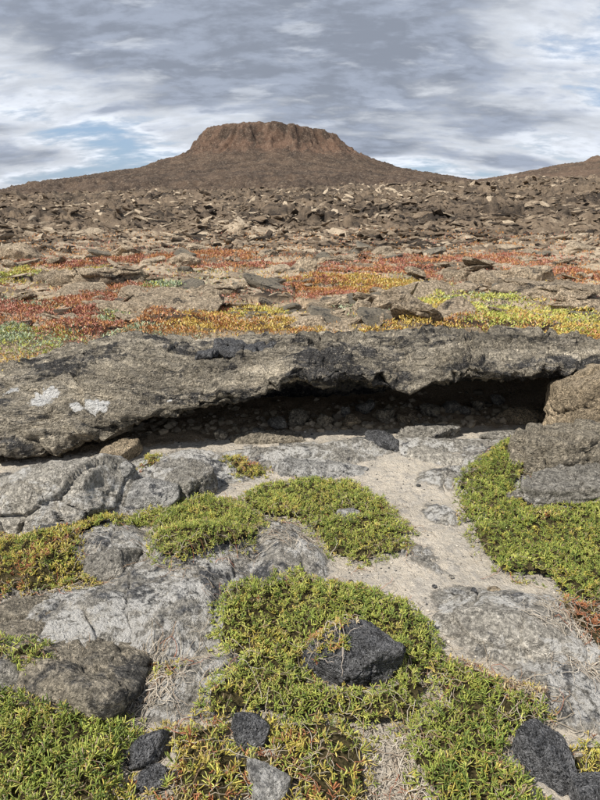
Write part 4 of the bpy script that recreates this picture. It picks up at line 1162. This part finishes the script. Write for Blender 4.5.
PATCH = [
    (35, 338, 60, 12, 'silvery green', 'silvery green plant cushion at the far left behind the ledge', None),
    (5, 332, 30, 10, 'silvery green', 'small silvery green plant cut by the left edge of the photo', None),
    (35, 353, 90, 12, 'golden yellow', 'golden band of low plants along the back of the ledge at the left', 'orange'),
    (95, 345, 40, 8, 'golden yellow', 'small golden plant on the back of the ledge right of the golden band', 'yellow-green'),
    (75, 328, 46, 12, 'red', 'brick red plant patch right of the silvery cushion at left', 'orange'),
    (12, 318, 50, 12, 'red', 'red plant patch at the left edge above the silvery cushion', 'orange'),
    (110, 297, 60, 14, 'red', 'large brick red plant patch on the slope left of centre', None),
    (60, 302, 40, 8, 'orange', 'orange plant strip left of the large red patch', 'red'),
    (25, 304, 50, 8, 'red', 'thin red plant strip at the left edge of the middle plain', 'silvery green'),
    (140, 318, 40, 14, 'orange', 'orange red plant patch below the large red patch', 'red'),
    (150, 332, 60, 8, 'silvery green', 'silvery green strip of plants behind the ledge crest', 'orange'),
    (120, 315, 30, 8, 'silvery green', 'small grey green plant between red and orange patches', None),
    (80, 277, 30, 8, 'golden yellow', 'golden plant clump on pale slab at the upper left', 'yellow-green'),
    (8, 280, 30, 10, 'yellow-green', 'yellow-green clump at the far left of the plain', 'golden yellow'),
    (150, 262, 60, 6, 'red', 'thin far red strip left of the centre', None),
    (190, 302, 50, 8, 'red', 'red plant strip near the centre left slabs', 'orange'),
    (205, 325, 50, 8, 'orange', 'orange plants just behind the black clinker heap', 'golden yellow'),
    (250, 308, 50, 10, 'golden yellow', 'yellow plants on a slope behind the clinker heap', 'yellow-green'),
    (215, 313, 40, 6, 'golden yellow', 'thin golden plant strip left of the yellow slope plants', None),
    (290, 325, 70, 12, 'golden yellow', 'orange and yellow plant mound behind the ledge centre', 'orange'),
    (345, 285, 70, 8, 'golden yellow', 'long golden plant band right of centre on the plain', 'orange'),
    (395, 288, 60, 8, 'golden yellow', 'second long golden plant band further right', 'orange'),
    (420, 292, 60, 8, 'yellow-green', 'yellow-green plants before the dark slot in the slabs', 'golden yellow'),
    (430, 305, 70, 12, 'yellow-green', 'yellow-green plant mound left of the right-hand grassy patch', None),
    (480, 300, 60, 10, 'yellow-green', 'pale yellow-green plants beneath the grey lava shelf at right', 'silvery green'),
    (545, 318, 130, 16, 'yellow-green', 'broad yellow-green plant carpet behind the right end of the ledge', 'golden yellow'),
    (590, 335, 70, 12, 'golden yellow', 'golden plant patch at the right edge behind the ledge', 'orange'),
    (500, 322, 60, 8, 'yellow-green', 'yellow-green fringe along the ledge back right of centre', 'orange'),
    (320, 288, 50, 8, 'red', 'red plant strip just left of the long golden band', None),
    (330, 272, 60, 6, 'red', 'red plants on the far middle plain at centre', None),
    (420, 262, 90, 6, 'red', 'long thin red strip far out right of centre', None),
    (500, 262, 60, 7, 'red', 'pinkish red plant patch far out at the right', None),
    (250, 268, 80, 6, 'red', 'long thin red strip far out left of centre', 'orange'),
    (215, 258, 60, 5, 'orange', 'faint orange strip near the foot of the jumbled lava', None),
    (60, 268, 50, 5, 'red', 'faint red strip at the left near the jumbled lava', None),
    (560, 275, 70, 6, 'orange', 'thin orange strip far out at the right edge', 'red'),
    (370, 300, 30, 6, 'golden yellow', 'small golden clump among dark slabs right of centre', None),
    (165, 290, 30, 6, 'silvery green', 'small silvery clump right of the large red patch', None),
    (400, 272, 40, 5, 'red', 'small red clump above the dark slot in the slabs', None),
    (460, 278, 50, 5, 'red', 'small red strip above the grey lava shelf', None),
    (95, 312, 36, 6, 'red', 'narrow red clump above the brick red patch', None),
    (530, 336, 130, 10, 'yellow-green', 'yellow-green fringe touching the back of the ledge at the right', 'orange'),
    (400, 327, 70, 6, 'golden yellow', 'thin golden fringe behind the middle of the ledge', 'orange'),
    (300, 334, 60, 6, 'orange', 'orange tuft row touching the ledge right of the clinker heap', 'golden yellow'),
    (180, 340, 36, 6, 'golden yellow', 'small yellow clump at the crest left of the clinker heap', 'orange'),
]
for i, (px, py, wp, hp_, k, lb, mx) in enumerate(PATCH):
    wp *= 2.0; hp_ *= 1.75
    patch(px, py, wp, hp_, k, lb, 700 + i, mx)

# sparse ground cover that nobody could count
r = np.random.default_rng(900); n = 60000
R = np.exp(r.uniform(math.log(6.8), math.log(30), n)); th = r.uniform(-0.56, 0.56, n)
x = R * np.sin(th); y = R * np.cos(th)
k = fbm2(x * 0.8, y * 1.6 + 4, 4); kk = fbm2(x * 0.35 + 9, y * 0.5, 3)
keep = (k > -0.02) & (R < 26); x, y, k, kk, R = x[keep], y[keep], k[keep], kk[keep], R[keep]
z = ground_z(x, y) + r.uniform(0, 0.03, len(x))
ci = np.clip(((kk + 0.35) / 0.7 * 4 + r.normal(0, 0.6, len(x))), 0, 3.99).astype(int)
ci = np.where(R > 13, np.minimum(ci, 1), ci)
pal = np.array([FARPAL['red'], FARPAL['orange'], FARPAL['golden yellow'], FARPAL['silvery green']])
cols = pal[ci, r.integers(0, 3, len(x))]
V, Fc, C = far_leaves(x, y, z, cols, r, 0.028 * (0.45 + R / 12))
obj('ground_cover', make_mesh('ground_cover', V, Fc, True, dict(col=C), M_LEAF), kind='stuff', label='thin red and golden plant growth between the lava slabs')

r = np.random.default_rng(905); n = 420
x = r.uniform(-1.3, 1.9, n); y = 4.25 + 0.1 * x + np.abs(r.normal(0, 0.35, n))
V0, F0 = ico(1); s_ = np.exp(r.uniform(math.log(0.008), math.log(0.035), n)); mm = len(V0)
Vv = V0[None] * (1 + r.uniform(-.3, .3, (n, mm, 1))) * s_[:, None, None] * np.array([1.2, 1, .8]) + np.stack([x, y, ground_z(x, y) + s_ * .3], 1)[:, None]
Fc = (F0[None] + (np.arange(n) * mm)[:, None, None]).reshape(-1, 3)
cols = np.repeat(np.array([(0.30, 0.25, 0.18), (0.2, 0.17, 0.13), (0.42, 0.35, 0.26)])[r.integers(0, 3, n)], mm, 0)
obj('hollow_rubble', make_mesh('hollow_rubble', Vv.reshape(-1, 3), Fc, False, dict(col=cols), M_STEM), kind='stuff', label='crumbled rock fragments on the floor of the hollow under the ledge')

# pebbles and grit on the sand
r = np.random.default_rng(910); n = 4200
x = r.uniform(-2.2, 2.2, n); y = r.uniform(1.1, 4.3, n)
z, s_, _, _ = height(x, y)
keep = s_ > 0.5; x, y, z = x[keep], y[keep], z[keep]; n = len(x)
V0, F0 = ico(1); s = np.exp(r.uniform(math.log(0.0018), math.log(0.0065), n)) * (1 + 1.6 * (r.random(n) < 0.04)); mm = len(V0)
Vv = V0[None] * (1 + r.uniform(-.25, .25, (n, mm, 1))) * s[:, None, None] * np.array([1.1, 1, .7]) + np.stack([x, y, z + s * .3], 1)[:, None]
Fc = (F0[None] + (np.arange(n) * mm)[:, None, None]).reshape(-1, 3)
cols = np.repeat(np.array([(0.12, 0.115, 0.11), (0.3, 0.27, 0.23), (0.55, 0.5, 0.43), (0.05, 0.05, 0.05)])[r.integers(0, 4, n)], mm, 0)
obj('grit', make_mesh('grit', Vv.reshape(-1, 3), Fc, True, dict(col=cols), M_STEM), kind='stuff', label='fine grit and crumbs lying on the pale sand')

tri = sum(sum(len(p.vertices) - 2 for p in me.polygons) if len(me.polygons) < 1000 else len(me.polygons) * (me.polygons[0].loop_total - 2) for me in bpy.data.meshes)
print('TRIANGLES', tri)
